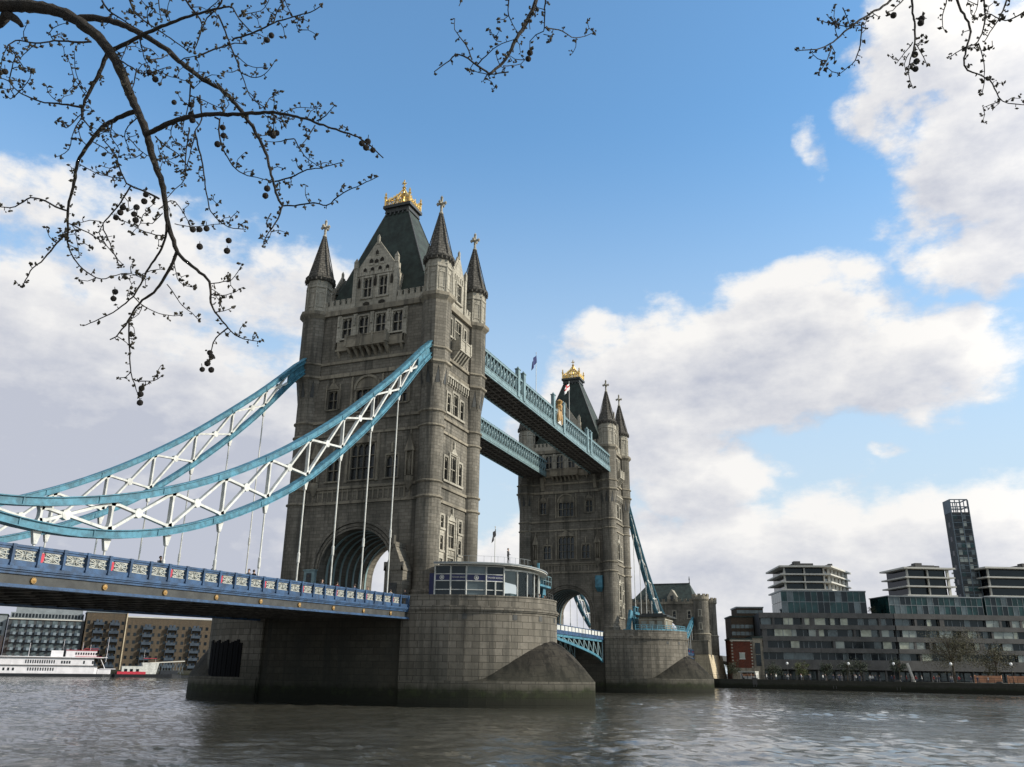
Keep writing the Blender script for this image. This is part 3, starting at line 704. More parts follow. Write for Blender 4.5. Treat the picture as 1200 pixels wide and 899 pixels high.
    m=MB(); m.prism([(-1.7,-2.0),(1.7,-2.0),(1.7,2.0),(-1.7,2.0)],55.15,55.9,top=[(-1.6,-1.9),(1.6,-1.9),(1.6,1.9),(-1.6,1.9)]); m.box(-1.9,1.9,-2.25,2.25,55.9,56.35)
    for i in range(6): 
        for s_ in (-1,1): m.box(s_*1.62-.15,s_*1.62+.15,-1.7+i*.68-.12,-1.7+i*.68+.12,54.7,55.3); 
    m.build('roof_cap','lead',rf)
    m=MB()
    def railing(p0,p1,n):
        p0=Vector(p0);p1=Vector(p1)
        for z in (56.4,57.05): m.bar(p0+Vector((0,0,z)),p1+Vector((0,0,z)),.09,.09)
        for i in range(n+1):
            q=p0.lerp(p1,i/n); m.bar(q+Vector((0,0,56.35)),q+Vector((0,0,57.2+.5*(i%2))),.12,.12)
        for i in range(n):
            q=p0.lerp(p1,i/n);q2=p0.lerp(p1,(i+1)/n); m.bar(q+Vector((0,0,56.4)),q2+Vector((0,0,57.05)),.05,.05); m.bar(q2+Vector((0,0,56.4)),q+Vector((0,0,57.05)),.05,.05)
    c4=[(-1.7,-2.0,0),(1.7,-2.0,0),(1.7,2.0,0),(-1.7,2.0,0)]
    for i in range(4): railing(c4[i],c4[(i+1)%4],6)
    for c in c4: m.lathe(c[0],c[1],[(.16,56.35),(.16,57.6),(.28,57.8),(.1,58.1),(.18,58.3),(.03,58.7)],6)
    for i in range(4):
        a_=Vector(c4[i]);b_=Vector(c4[(i+1)%4]); 
        for f_ in (.15,.3,.45,.6,.75): 
            q=a_.lerp(Vector((0,0,0)),f_); m.bar(q+Vector((0,0,56.4)),q+Vector((0,0,57.4+f_*2.3)),.1,.1)
        for zz_,f_ in ((57.4,.25),(58.1,.5),(58.8,.72)): m.bar(a_.lerp(Vector((0,0,0)),f_)+Vector((0,0,zz_)),b_.lerp(Vector((0,0,0)),f_)+Vector((0,0,zz_)),.1,.14)
        m.tube([a_+Vector((0,0,57.2)),a_.lerp(Vector((0,0,0)),.4)+Vector((0,0,57.9)),a_.lerp(Vector((0,0,0)),.75)+Vector((0,0,58.9)),Vector((0,0,60.0))],[.16,.15,.13,.08],5)
        mid=(a_+b_)/2; m.tube([mid+Vector((0,0,57.0)),mid*.55+Vector((0,0,58.3)),Vector((0,0,59.2))],[.14,.13,.08],5)
    m.lathe(0,0,[(.2,56.4),(.13,58.5),(.13,59.8),(.32,60.05),(.1,60.3)],8); m.bar((-.42,0,60.8),(.42,0,60.8),.13,.13); m.bar((0,-.42,60.8),(0,.42,60.8),.12,.12); m.box(-.07,.07,-.07,.07,60.2,61.4)
    m.build('gilded_crown','gold',root)
    return root
t1=tower(); t1['label']='near gothic stone tower with steep green slate roof, rising over the glass ticket hall'
t2=copy_tree(t1); t2.location.x+=DX; t2['label']='far gothic stone tower, smaller in the photo, at the right end of the high walkways'
m=MB()
# portals and niches by the near road arch
for s_ in (-1,1):
    pass
# navigation signal boxes fixed on the far tower's river face
for y in (-7.2,5.6):
    m=MB(); m.box(DX-AX-.9,DX-AX,y-.75,y+.75,8.3,10.6); m.add([(DX-AX-.9,y-.75,8.3),(DX-AX-.9,y+.75,8.3),(DX-AX,y+.75,8.3),(DX-AX,y-.75,8.3),(DX-AX-.1,y+.5,7.4),(DX-AX-.1,y-.5,7.4)],[(0,1,4,5),(2,3,5,4),(1,2,4),(3,0,5)]); m.build('signal_box','chain_blue',t2)
# ---------------------------------------------------------------- side spans, their railings
def zt(x):   # top of the parapet along the side span (x measured on the near side, negative)
    return -.31+.0191*x
def mir(far): return (lambda x:DX-x) if far else (lambda x:x)
HANG=[-14.5-5.45*k for k in range(9)]
def side_span(far):
    X=mir(far); x0,x1=-10.66,-93.0
    root=thing('approach_span','x','road deck',(X(-52),0,-4),'suspended road decks of the bridge')
    root['label']='southern suspended roadway beyond the far tower' if far else 'long blue suspended roadway in front of the near tower, with white traceried railing panels'
    def slab(name,mat,y0,y1,dz0,dz1,xa=x0,xb=x1):
        m=MB(); a,b=X(xa),X(xb)
        m.add([(a,y0,zt(xa)+dz0),(b,y0,zt(xb)+dz0),(b,y1,zt(xb)+dz0),(a,y1,zt(xa)+dz0),(a,y0,zt(xa)+dz1),(b,y0,zt(xb)+dz1),(b,y1,zt(xb)+dz1),(a,y1,zt(xa)+dz1)],[(0,3,2,1),(4,5,6,7),(0,1,5,4),(1,2,6,5),(2,3,7,6),(3,0,4,7)]); return m.build(name,mat,root)
    slab('roadway','asphalt',-9.7,9.7,-1.6,-1.30)
    for s_ in (-1,1): slab('footway','paving',min(s_*6.2,s_*9.6),max(s_*6.2,s_*9.6),-1.296,-1.17)
    for s_ in (-1,1):
        def edge(d0,d1,z0,z1,name,mat): return slab(name,mat,min(s_*d0,s_*d1),max(s_*d0,s_*d1),z0,z1)
        g=edge(9.75,10.0,-2.42,-1.3,'edge_girder','dark_steel')
        def sub(d0,d1,z0,z1,name='moulding',mat='deck_blue'):
            o=edge(d0,d1,z0,z1,name,mat); o.parent=g
        sub(9.7,10.28,-1.45,-1.27); sub(9.7,10.2,-1.56,-1.452); sub(9.7,10.11,-1.72,-1.562); sub(9.7,10.28,-2.5,-2.38); sub(9.7,10.16,-2.378,-2.30)
        # gilded bosses on the girder
        for hx in HANG+[HANG[-1]-5.45]:
            if s_>0 and far: continue
            b=MB(); M_=face(0 if s_<0 else 180,(X(hx),0,0)); b.M=M_; z=zt(hx)-2.02
            for i in range(10):
                a=2*PI*i/10; b.box(.13*math.cos(a)-.05,.13*math.cos(a)+.05,10.0,10.12,z+.13*math.sin(a)-.05,z+.13*math.sin(a)+.05)
            b.add([(.16*math.cos(2*PI*i/10),10.1,z+.16*math.sin(2*PI*i/10)) for i in range(10)]+[(0,10.2,z)],[(i,(i+1)%10,10) for i in range(10)])
            b.build('boss','boss_gold',g)
        # parapet: rails, posts, traceried panels
        pr=thing('parapet','x','bridge railing',(X(-52),s_*10,zt(-52)-1.3),'cast iron railings of the roadway')
        pr['label']=('%s railing of the %s roadway, blue with white ring tracery'%('upstream' if s_<0 else 'downstream','far southern' if far else 'near'))
        if s_<0 and not far: pr['label']='nearest railing of the bridge, blue with white ring tracery and red shields'
        def rail(y0,y1,dz0,dz1,nm='rail'):
            a,b=X(x0),X(x1); m=MB(); y0,y1=min(s_*y0,s_*y1),max(s_*y0,s_*y1)
            m.add([(a,y0,zt(x0)+dz0),(b,y0,zt(x1)+dz0),(b,y1,zt(x1)+dz0),(a,y1,zt(x0)+dz0),(a,y0,zt(x0)+dz1),(b,y0,zt(x1)+dz1),(b,y1,zt(x1)+dz1),(a,y1,zt(x0)+dz1)],[(0,3,2,1),(4,5,6,7),(0,1,5,4),(1,2,6,5),(2,3,7,6),(3,0,4,7)]); return m.build(nm,'deck_blue',pr)
        rail(9.9,10.2,-.14,0); rail(9.94,10.14,-.28,-.142); rail(9.94,10.16,-1.264,-.93)
        step=5.45/3; k=0; x=HANG[0]+step*2
        while x>x1+1:
            zc=zt(x); m=MB(face(0 if s_<0 else 180,(0,0,0))); sgn=1 if s_<0 else -1
            xx=X(x)*sgn
            m.box(xx-.09,xx+.09,9.88,10.26,zc-1.262,zc-.002); m.box(xx-.13,xx+.13,9.86,10.29,zc-1.262,zc-1.1); m.box(xx-.12,xx+.12,9.87,10.27,zc-.2,zc+.02)
            m.build('post','deck_blue',pr)
            k+=1
            x-=step
        # tracery, one mesh of every three panels between two hangers
        hx=HANG[0]+5.45; lo=0
        while hx>x1+6 and lo<16:
            lo+=1
            b=MB(face(0 if s_<0 else 180)); sgn=1 if s_<0 else -1; q=MB(face(0 if s_<0 else 180)); n_red=0
            for j in range(3):
                xa=hx-step*j; xb=xa-step; 
                if xa>-11: continue
                c0=.47 if j==2 else .15
                A,B=sorted((X(xa-.15)*sgn,X(xb+c0)*sgn)); zc=zt((xa+xb)/2)
                q.box(A,B,9.97,10.0,zc-.92,zc-.29)
                W=B-A; z0,z1=zc-.88,zc-.33; zm=(z0+z1)/2; r=.25
                if hx<-62 or far: continue
                for cc in (A+W*.27,B-W*.27):
                    pts=[(cc+r*math.cos(2*PI*i/8),10.04,zm+r*math.sin(2*PI*i/8)) for i in range(9)]
                    b.tube(pts,.035,4)
                for (u,v,u2,v2) in ((A,z0,B,z1),(A,z1,B,z0),(A,zm,B,zm),(A+W/2,z0,A+W/2,z1),(A,z0,B,z0),(A,z1,B,z1)): b.bar((u,10.04,v),(u2,10.04,v2),.05,.05)
            if q.v: q.build('panel_back','blue_grey',pr)
            if b.v: b.build('tracery_panel','cream_panel',pr)
            if hx<-11 and not (far and s_>0):
                u=X(hx+.28)*sgn; zc=zt(hx+.28); r_=MB(face(0 if s_<0 else 180)); pts=[(-.15,.6),(.15,.6),(.15,.2),(.09,.06),(0,0),(-.09,.06),(-.15,.2)]
                r_.add([(u+a,10.02,zc-.95+b2) for a,b2 in pts]+[(u+a,10.10,zc-.95+b2) for a,b2 in pts],[tuple(range(6,-1,-1)),tuple(range(7,14))]+[(i,(i+1)%7,7+(i+1)%7,7+i) for i in range(7)])
                r_.build('shield','red_paint',pr)
            hx-=5.45
    # cross girders and stringers below
    m=MB(); 
    for k in range(31):
        x=-13-2.6*k; m.box(X(x)-.14,X(x)+.14,-9.7,9.7,zt(x)-2.35,zt(x)-1.61)
    m.build('cross_girders','rust_steel',root)
    m=MB()
    for y in (-8.2,-5.4,-2.7,0,2.7,5.4,8.2):
        a,b=X(x0),X(x1); m.bar((a,y,zt(x0)-1.95),(b,y,zt(x1)-1.95),.3,.62)
    m.build('stringers','rust_steel',root)
for far in (False,True): side_span(far)
# ---------------------------------------------------------------- suspension chains
def interp(tab,x):
    for (xa,za),(xb,zb) in zip(tab,tab[1:]):
        if xb<=x<=xa: f=(x-xa)/(xb-xa); return za+(zb-za)*f
    return tab[0][1] if x>tab[0][0] else tab[-1][1]
TOP=[(-6.3,32.15),(-10,28.9),(-14,25.25),(-19.64,20.75),(-25.84,16.0),(-32.5,11.6),(-38.2,8.35),(-43.17,5.98),(-47.54,4.22),(-51.44,2.96),(-54.93,2.05),(-58.08,1.42),(-60.93,1.0),(-68,.75)]
BOT=[(-6.3,30.7),(-10,27.1),(-13.98,22.75),(-19.2,17.75),(-25.3,12.65),(-31.83,7.85),(-37.5,4.85),(-42.5,2.72),(-46.88,1.25),(-50.83,.40),(-54.41,-.05),(-57.66,-.20),(-60.68,-.0),(-68,.75)]
def smooth_curve(tab,n=44):
    out=[]
    xs=[tab[0][0]+(tab[-1][0]-tab[0][0])*i/n for i in range(n+1)]
    for x in xs:
        z=sum(interp(tab,x+d) if tab[-1][0]<=x+d<=tab[0][0] else interp(tab,max(min(x+d,tab[0][0]),tab[-1][0])) for d in (-2,0,2))/3 if 0<xs.index(x)<n else interp(tab,x)
        out.append((x,z))
    return out
TOPc=smooth_curve(TOP); BOTc=smooth_curve(BOT)
def iz(c,x): return interp(c,x)
def chain(far,s_):
    X=mir(far); y=s_*9.5
    root=thing('suspension_chain','x','suspension chain',(X(-6.5),y,30),'suspension chains of the bridge')
    root['label']={(False,-1):'nearest light blue suspension chain with white lattice, in front of the near tower',(False,1):'light blue suspension chain entering the left turret of the near tower',(True,-1):'suspension chain dropping from the right side of the far tower',(True,1):'suspension chain seen through the arch of the far tower'}[(far,s_)]
    for tab,nm in ((TOPc,'upper_chord'),(BOTc,'lower_chord')):
        m=MB(); m.ribbon([(X(x),y,z) for x,z in tab],.5,.5)
        c=m.build(nm,'chain_blue',root)
        m=MB(); m.ribbon([(X(x),y,z+.26) for x,z in tab],.78,.06); m.ribbon([(X(x),y,z-.26) for x,z in tab],.86,.07); m.build('flange','chain_blue',c)
        m=MB()
        for k in range(2,len(tab)-1,4):
            x,z=tab[k]; m.box(X(x)-.05,X(x)+.05,y-.31,y+.31,z-.29,z+.29)
        m.build('joint_plate','chain_blue',c)
    m=MB()   # solid web where the chords come together
    for a,b in ((-6.3,-8.4),(-8.4,-10.4),(-66,-68)):
        m.add([(X(a),y-.14,iz(BOTc,a)),(X(b),y-.14,iz(BOTc,b)),(X(b),y-.14,iz(TOPc,b)),(X(a),y-.14,iz(TOPc,a)),(X(a),y+.14,iz(BOTc,a)),(X(b),y+.14,iz(BOTc,b)),(X(b),y+.14,iz(TOPc,b)),(X(a),y+.14,iz(TOPc,a))],[(0,1,2,3),(7,6,5,4),(0,3,7,4),(1,5,6,2)])
    m.build('web_plate','chain_blue',root)
    xs=[-10.6]+HANG
    def flare(p,q,w=.13,gus=.5):
        """white member that widens like a bracket at both ends"""
        p=Vector(p);q=Vector(q);d=q-p;L=d.length
        if L<.6: return
        g_=min(gus,L*.3); t=[0,g_/L,.5,1-g_/L,1]; ww=[w*2.4,w*1.05,w,w*1.05,w*2.6]
        prev=None
        dn=d.normalized(); nn=Vector((-dn.z,0,dn.x))
        vs=[];fs=[]
        for a_,w_ in zip(t,ww):
            c=p+d*a_
            for sy,sn in ((-1,-1),(1,-1),(1,1),(-1,1)): vs.append(c+Vector((0,sy*.16,0))+nn*(sn*w_))
        for k in range(4):
            for i in range(4): j=(i+1)%4; fs.append((k*4+i,k*4+j,k*4+4+j,k*4+4+i))
        m.add(vs,fs)
    for k in range(len(xs)):
        a=xs[k]; 
        m=MB()
        if k>0: flare((X(a),y,iz(BOTc,a)+.3),(X(a),y,iz(TOPc,a)-.3),.085)
        if k<len(xs)-1:
            b=xs[k+1]
            flare((X(a),y,iz(BOTc,a)+.3),(X(b),y,iz(TOPc,b)-.3),.09); flare((X(a),y,iz(TOPc,a)-.3),(X(b),y,iz(BOTc,b)+.3),.09)
            # gusset at the crossing
            h1=iz(TOPc,a)-iz(BOTc,a)-.6;h2=iz(TOPc,b)-iz(BOTc,b)-.6; f=h1/(h1+h2+1e-6)
            xc=a+(b-a)*f; zc=iz(BOTc,a)+.3+(iz(TOPc,b)-.3-iz(BOTc,a)-.3)*f; r_=.36
            vv=[(X(xc)+r_*math.cos(PI*i/4),y-.18,zc+r_*math.sin(PI*i/4)) for i in range(8)]; m.add(vv+[(p[0],y+.18,p[2]) for p in vv],[tuple(range(8)),tuple(range(15,7,-1))]+[(i,8+i,8+(i+1)%8,(i+1)%8) for i in range(8)])
        if m.v: m.build('lattice','white_paint',root)
    for a in HANG:
        m=MB(); zb=iz(BOTc,a)-.3; zd=zt(a)-1.2
        # bracket under the chord
        m.add([(X(a)-.32,y-.12,zb),(X(a)+.32,y-.12,zb),(X(a)+.12,y-.12,zb-.75),(X(a)-.12,y-.12,zb-.75),(X(a)-.32,y+.12,zb),(X(a)+.32,y+.12,zb),(X(a)+.12,y+.12,zb-.75),(X(a)-.12,y+.12,zb-.75)],[(0,1,2,3),(7,6,5,4),(0,3,7,4),(1,5,6,2),(2,6,7,3),(0,4,5,1)])
        if zb-zd>1.2:
            m.lathe(X(a),y,[(.075,zd),(.075,zb-.6)],8,cap=False)
            zm=zd+(zb-zd)*.32
            m.lathe(X(a),y,[(.075,zm-.5),(.13,zm-.4),(.13,zm+.4),(.075,zm+.5)],8,cap=False)
            m.lathe(X(a),y,[(.16,zb-.8),(.16,zb-.55)],8)
        m.build('hanger','white_paint',root)
    # short back chain up to the shore tower
    T2=[(-68,.75),(-72,1.7),(-78,4.2),(-86,7.6)];B2=[(-68,.75),(-72,.6),(-78,2.6),(-86,6.6)]
    for tab in (T2,B2):
        m=MB(); m.ribbon([(X(x),y,z) for x,z in tab],.7,.6); m.build('back_chord','chain_blue',root)
    for a in (-71,-74,-77,-80,-83):
        m=MB(); m.lathe(X(a),y,[(.07,zt(a)-1.2),(.07,interp(B2,a))],6,cap=False); m.bar((X(a),y,interp(B2,a)),(X(a-1.4),y,interp(T2,a-1.4)),.2,.16); m.bar((X(a-1.4),y,interp(B2,a-1.4)),(X(a),y,interp(T2,a)),.2,.16); m.build('hanger','white_paint',root)
    return root
for far in (False,True):
    for s_ in (-1,1): chain(far,s_)
# ---------------------------------------------------------------- high walkways
def walkway(y0,y1,lab):
    root=thing('high_walkway',lab,'walkway',(DX/2,(y0+y1)/2,32.4),'high level walkways between the towers')
    x0,x1=AX+.3,DX-AX-.3; zb,ztop=32.4,35.75
    m=MB(); m.box(x0,x1,y0+.12,y1-.12,zb,zb+.35); m.build('floor','walk_soffit',root)
    m=MB()
    for i in range(46): x=x0+1+i*(x1-x0-2)/45; m.box(x-.08,x+.08,y0+.15,y1-.15,zb-.22,zb)
    for y in (y0+1.2,(y0+y1)/2,y1-1.2): m.box(x0,x1,y-.1,y+.1,zb-.23,zb-.01)
    m.build('soffit_beams','walk_soffit',root)
    m=MB(); m.box(x0,x1,y0+.3,y1-.3,ztop-.25,ztop-.1); m.build('roof','lead',root)
    m=MB(); m.box(x0,x1,y0+.55,y1-.55,zb+.4,ztop-.3); m.build('glazing','glass_mid',root)
    for s_,y in ((-1,y0),(1,y1)):
        m=MB(); m.box(x0,x1,y-.1,y+.1,zb-.28,zb-.02); m.box(x0,x1,y-.16,y+.16,zb-.02,zb+.12); m.box(x0,x1,y-.08,y+.08,zb+.12,zb+.75); m.box(x0,x1,y-.14,y+.14,zb+.75,zb+.86); m.box(x0,x1,y-.15,y+.15,ztop-.28,ztop-.02)
        g=m.build('girder','pale_teal',root)
        n=54; dx=(x1-x0)/n; za,zc=zb+.86,ztop-.28
        for q in range(6):
            m=MB()
            for i in range(q*9,q*9+9):
                a=x0+i*dx; m.bar((a,y,za),(a+dx,y,zc),.07,.11); m.bar((a,y,zc),(a+dx,y,za),.07,.11); m.box(a-.06,a+.06,y-.1,y+.1,za,zc); m.lathe(0,0,[],3,cap=False) if False else None
                xc=a+dx/2; zz=(za+zc)/2; pts=[(xc+.3*math.cos(2*PI*k/8),y,zz+.3*math.sin(2*PI*k/8)) for k in range(9)]; m.tube(pts,.06,4)
                m.box(a+dx*.3,a+dx*.7,y-.1,y+.1,za-.55,za-.2); 
            m.build('lattice_panel','pale_teal',g)
        m=MB()
        for i in range(n): a=x0+i*dx; m.box(a-.05,a+.05,y-.05,y+.05,ztop,ztop+.25)
        m.box(x0,x1,y-.03,y+.03,ztop+.2,ztop+.27); m.build('cresting','pale_teal',root)
        for xx in ((21.3,23.7,38.4,43.9,58.6,61.0) if y0<0 and s_<0 else ()):
            m=MB(); h=38.0 if xx in(38.4,43.9) else 37.0
            m.box(xx-.42,xx+.42,y-.28,y+.28,zb+.1,h); m.box(xx-.5,xx+.5,y-.36,y+.36,h,h+.16); m.lathe(xx,y,[(.3,h+.16),(.12,h+.5),(.03,h+.6)],8); m.build('pillar','pale_teal',root)
    if y0<0:
        m=MB(); xc=41.15; y=y0-.2      # carved and gilded arms above mid span
        m.box(xc-1.1,xc+1.1,y-.1,y+.2,zb+1.0,zb+3.6); m.build('arms_panel','white_paint',root)
        m=MB(); m.prism([(0,0)],0,0) if False else None
        pts=[(-.6,1.0),(.6,1.0),(.6,.1),(.35,-.5),(0,-.8),(-.35,-.5),(-.6,.1)]
        m.add([(xc+a,y-.12,zb+2.4+b) for a,b in pts]+[(xc+a,y-.25,zb+2.4+b) for a,b in pts],[tuple(range(7)),tuple(range(13,6,-1))]+[(i,7+i,7+(i+1)%7,(i+1)%7) for i in range(7)])
        m.lathe(xc,y,[(.5,zb+3.6),(.65,zb+4.3),(.4,zb+4.7),(.7,zb+5.2),(.1,zb+5.7)],8)
        for s_ in (-1,1): m.tube([(xc+s_*1.0,y-.1,zb+1.2),(xc+s_*.95,y-.1,zb+2.4),(xc+s_*.7,y-.1,zb+3.4),(xc+s_*.9,y-.1,zb+4.0)],[.2,.26,.2,.16],6)
        m.build('arms','boss_gold',root)
    for xa in (AX-.3,DX-AX+.3):    # stone brackets carrying the ends
        sg=1 if xa<40 else -1
        for y in (y0+.9,y1-.9):
            m=MB(); m.add([(xa,y-.35,28.9),(xa,y+.35,28.9),(xa,y+.35,31.9),(xa,y-.35,31.9),(xa+sg*.5,y-.35,29.2),(xa+sg*.5,y+.35,29.2),(xa+sg*1.5,y+.35,31.9),(xa+sg*1.5,y-.35,31.9)],[(0,1,2,3),(4,5,6,7),(0,1,5,4),(2,3,7,6),(1,2,6,5),(3,0,4,7)])
            m.build('bracket','trim_stone',root)
    return root
walkway(-10.2,-5.7,'nearer high walkway between the towers, pale blue lattice with pillars and gilded arms')
walkway(4.4,9.6,'high walkway on the far side, seen below the nearer one')
# ---------------------------------------------------------------- flags
def flag(x,y,z0,z1,mat,lab,w=1.6,h=1.0,cross=False,drop=.9,dirn=(1,0)):
    root=thing('flagpole',lab,'flagpole',(x,y,z0))
    m=MB(); m.lathe(x,y,[(.07,z0),(.04,z1),(.1,z1+.08),(.02,z1+.2)],8); m.build('pole','white_paint',root)
    m=MB(); n=8; vs=[];fs=[]
    for i in range(n+1):
        for k in range(5):
            f=i/n; vs.append((x+dirn[0]*(w*.55*f)+.10*math.sin(f*9)*dirn[1],y+dirn[1]*w*.55*f+.14*math.sin(f*9+k*.4)*dirn[0],z1-.1-k*h/4-f*drop-.05*math.sin(f*7)))
    for i in range(n):
        for k in range(4): fs.append((i*5+k,i*5+k+1,i*5+k+6,i*5+k+5))
    m.add([v for v in vs],fs); o=m.build('flag',[mat,'flag_red'],root,smooth=True)
    sl_=o.modifiers.new('thick','SOLIDIFY'); sl_.thickness=.02
    if cross:
        for p_ in o.data.polygons:
            i=p_.index//4;k=p_.index%4
            if i in (3,4) or k in (1,): p_.material_index=1
flag(34.0,-8.6,35.7,44.6,'flag_navy','tall flagpole on the nearer walkway with a dark flag hanging down',2.2,1.6,drop=1.8,dirn=(-.9,.3))
flag(52.5,-8.6,35.7,45.2,'flag_white','flagpole near the far tower with a white and red flag',2.4,1.4,cross=True,drop=1.4,dirn=(-.9,.4))
# ---------------------------------------------------------------- bascules
def bascule(left):
    xm=DX/2; s=1 if left else -1; xe=10.66 if left else DX-10.66
    root=thing('bascule_leaf','hinged road leaf of the drawbridge rising from the '+('near' if left else 'far')+' pier','drawbridge leaf',(xe,0,-7),'lifting leaves of the bridge')
    a,b=sorted((xe,xm-s*.06)); zr=-1.75
    m=MB(); m.box(a,b,-8.9,8.9,zr-.3,zr); m.build('roadway','asphalt',root)
    m=MB()
    for i in range(11): x=a+1+i*(b-a-2)/10; m.box(x-.12,x+.12,-8.4,8.4,zr-1.0,zr-.302)
    m.build('cross_girders','rust_steel',root)
    L=abs(xm-xe)
    def zbot(f): return -6.35+3.55*(f**.62)       # f: 0 at the pier, 1 at mid span
    for y in (-8.7,-3,3,8.7):
        m=MB(); m.box(a,b,y-.2,y+.2,zr-.95,zr-.31)
        n=10; prev=None
        for i in range(n+1):
            f=i/n; x=xe+s*L*f; p=(x,y,min(zbot(f),zr-1.1))
            if prev: m.bar(prev,p,.34,.42)
            prev=p
        g=m.build('girder','chain_blue',root)
        m=MB()
        for i in range(n):
            f=i/n;f2=(i+1)/n; x=xe+s*L*f;x2=xe+s*L*f2
            m.bar((x,y,zr-.9),(x,y,zbot(f)),.16,.2); m.bar((x,y,zbot(f)),(x2,y,zr-.9),.14,.18)
        m.build('lattice','pale_teal',g)
    for y in (-8.95,8.95):
        m=MB(); m.box(a,b,y-.1,y+.1,-.82,-.70); m.box(a,b,y-.08,y+.08,-1.78,-1.62); m.box(a,b,y-.12,y+.12,zr-.5,zr-.05)
        r=m.build('parapet','deck_blue',root)
        m=MB(); n=15
        for i in range(n):
            x=a+(b-a)*(i+.5)/n; w_=(b-a)/n*.36; m.box(x-w_,x+w_,y-.05,y+.05,-1.6,-.84)
        m.build('railing_panel','white_paint',r)
bascule(True); bascule(False)
# ---------------------------------------------------------------- shore gate tower on the south side
def gate_tower():
    x0,x1=168.0,184.0
    root=thing('gate_tower','stone gate tower with green slate roof and round corner turrets behind the far pier','gate tower',(176,0,-12))
    m=MB(); H=[]
    Mx=face(-90,(176,0,0)); d=8
    H=[window(root,Mx,u-.45,u+.45,7.4,9.6,d,1,1,frame=.22) for u in (-8.5,8.5,0,-4,4)]
    m=MB(Mx); P=arch_pts(5,2.2,5.0)
    m.wall(-11.5,11.5,7.3,12,d,H,.38)
    for k in range(len(P)-1): m.add([(P[k][0],d,P[k][1]),(P[k+1][0],d,P[k+1][1]),(P[k+1][0],d,7.3),(P[k][0],d,7.3)],[(0,1,2,3)])
    for s_ in (-1,1): m.add([(s_*5,d,-3),(s_*11.5,d,-3),(s_*11.5,d,7.3),(s_*5,d,7.3)],[(0,1,2,3)])
    m.M=None
    P=[(-5,-3)]+P+[(5,-3)]
    for k in range(len(P)-1): m.add([(x0,P[k][0],P[k][1]),(x0,P[k+1][0],P[k+1][1]),(x1,P[k+1][0],P[k+1][1]),(x1,P[k][0],P[k][1])],[(0,1,2,3)])
    m.box(x1-.3,x1,-11.5,-5,-3,12); m.box(x1-.3,x1,5,11.5,-3,12); m.box(x1-.3,x1,-5,5,7.8,12)
    m.box(x0,x1,-11.5,-11.2,-3,12); m.box(x0,x1,11.2,11.5,-3,12); m.box(x0+.3,x1-.3,-11,11,11.6,11.7)
    m.build('wall','granite',root)
    m=MB(); m.box(x0-.25,x1+.2,-11.8,11.8,11.6,11.95)
    for i in range(14):
        y=-10.8+i*21.6/13; m.box(x0-.15,x0+.25,y-.45,y+.45,12.3,13.1)
    m.box(x0-.15,x0+.25,-11.6,11.6,11.95,12.3)
    m.build('battlement','trim_stone',root)
    m=MB(); zb,zr=12,18.4
    vs=[(x0+1,-10.2,zb),(x1-1,-10.2,zb),(x1-1,10.2,zb),(x0+1,10.2,zb),(176,-7.6,zr),(176,5.6,zr)]
    m.add(vs,[(0,1,4),(1,2,5,4),(2,3,5),(3,0,4,5)]); r=m.build('roof','slate',root)
    m=MB(); m.lathe(176,-7.6,[(.25,18.2),(.1,19.2),(.22,19.5),(.05,20.6)],6); m.lathe(176,5.6,[(.25,18.2),(.1,19.2),(.22,19.5),(.05,20.6)],6); m.box(175.8,176.2,-7.6,5.6,18.3,18.55); m.build('ridge_finial','lead',r)
    for y in (-3.4,3.6):
        m=MB(Mx); m.add([(-y-1.5,7.4,12),(-y+1.5,7.4,12),(-y+1.5,7.4,13.8),(-y,7.4,16),(-y-1.5,7.4,13.8),(-y-1.5,7.0,12),(-y+1.5,7.0,12),(-y+1.5,7.0,13.8),(-y,7.0,16),(-y-1.5,7.0,13.8)],[(0,1,2,3,4),(9,8,7,6,5),(0,5,6,1),(1,6,7,2),(2,7,8,3),(3,8,9,4),(4,9,5,0)])
        m.add([(-y-1.5,7.1,13.8),(-y,7.1,16),(-y+1.5,7.1,13.8),(-y-1.5,5,13.8),(-y,3.2,16),(-y+1.5,5,13.8)],[(0,1,4,3),(1,2,5,4)])
        g=m.build('dormer','portland',root)
        p=MB(Mx); p.box(-y-.5,-y+.5,7.4,7.46,12.6,14.2); p.build('pane','glass_old',g)
    for sx in (0,1):
        for sy in (-1,1):
            cx,cy=(x0+.6,x1-.6)[sx],sy*12.0; m=MB(); m.lathe(cx,cy,[(2.5,-12.5),(2.5,2.6),(2.25,2.9),(2.25,12.8)],20,cap=False); t=m.build('turret','granite',root)
            m=MB(); m.lathe(cx,cy,[(2.25,12.4),(2.55,12.8),(2.55,13.6),(2.0,13.6)],20,cap=False); m.lathe(cx,cy,[(2.3,2.5),(2.7,2.7),(2.3,3.1)],20,cap=False); m.lathe(cx,cy,[(0.1,13.3),(2.3,13.31)],20)
            for i in range(10):
                a=i*2*PI/10; mm=face(math.degrees(a)+90,(cx,cy,0)); m.M=mm; m.box(-.42,.42,2.1,2.5,13.6,14.4); m.M=None
            m.build('battlement','trim_stone',t)
            for z in (4.2,8.0):
                window(root,face(-90,(cx,cy,0)),-.35,.35,z,z+1.7,2.22,1,1,frame=.2,dep=.1)
    # masonry base down to the foreshore
    m=MB(); m.box(x0-4,x1+6,-14.2,14.2,WZ-3,-3.05); m.add([(x0-4,-16.2,WZ-3),(x1+6,-16.2,WZ-3),(x1+6,-14.25,-3.1),(x0-4,-14.25,-3.1),(x0-4,-14.2,WZ-3),(x1+6,-14.2,WZ-3)],[(0,1,2,3),(0,3,4),(1,5,2)])
    m.build('abutment','cream_stone',root)
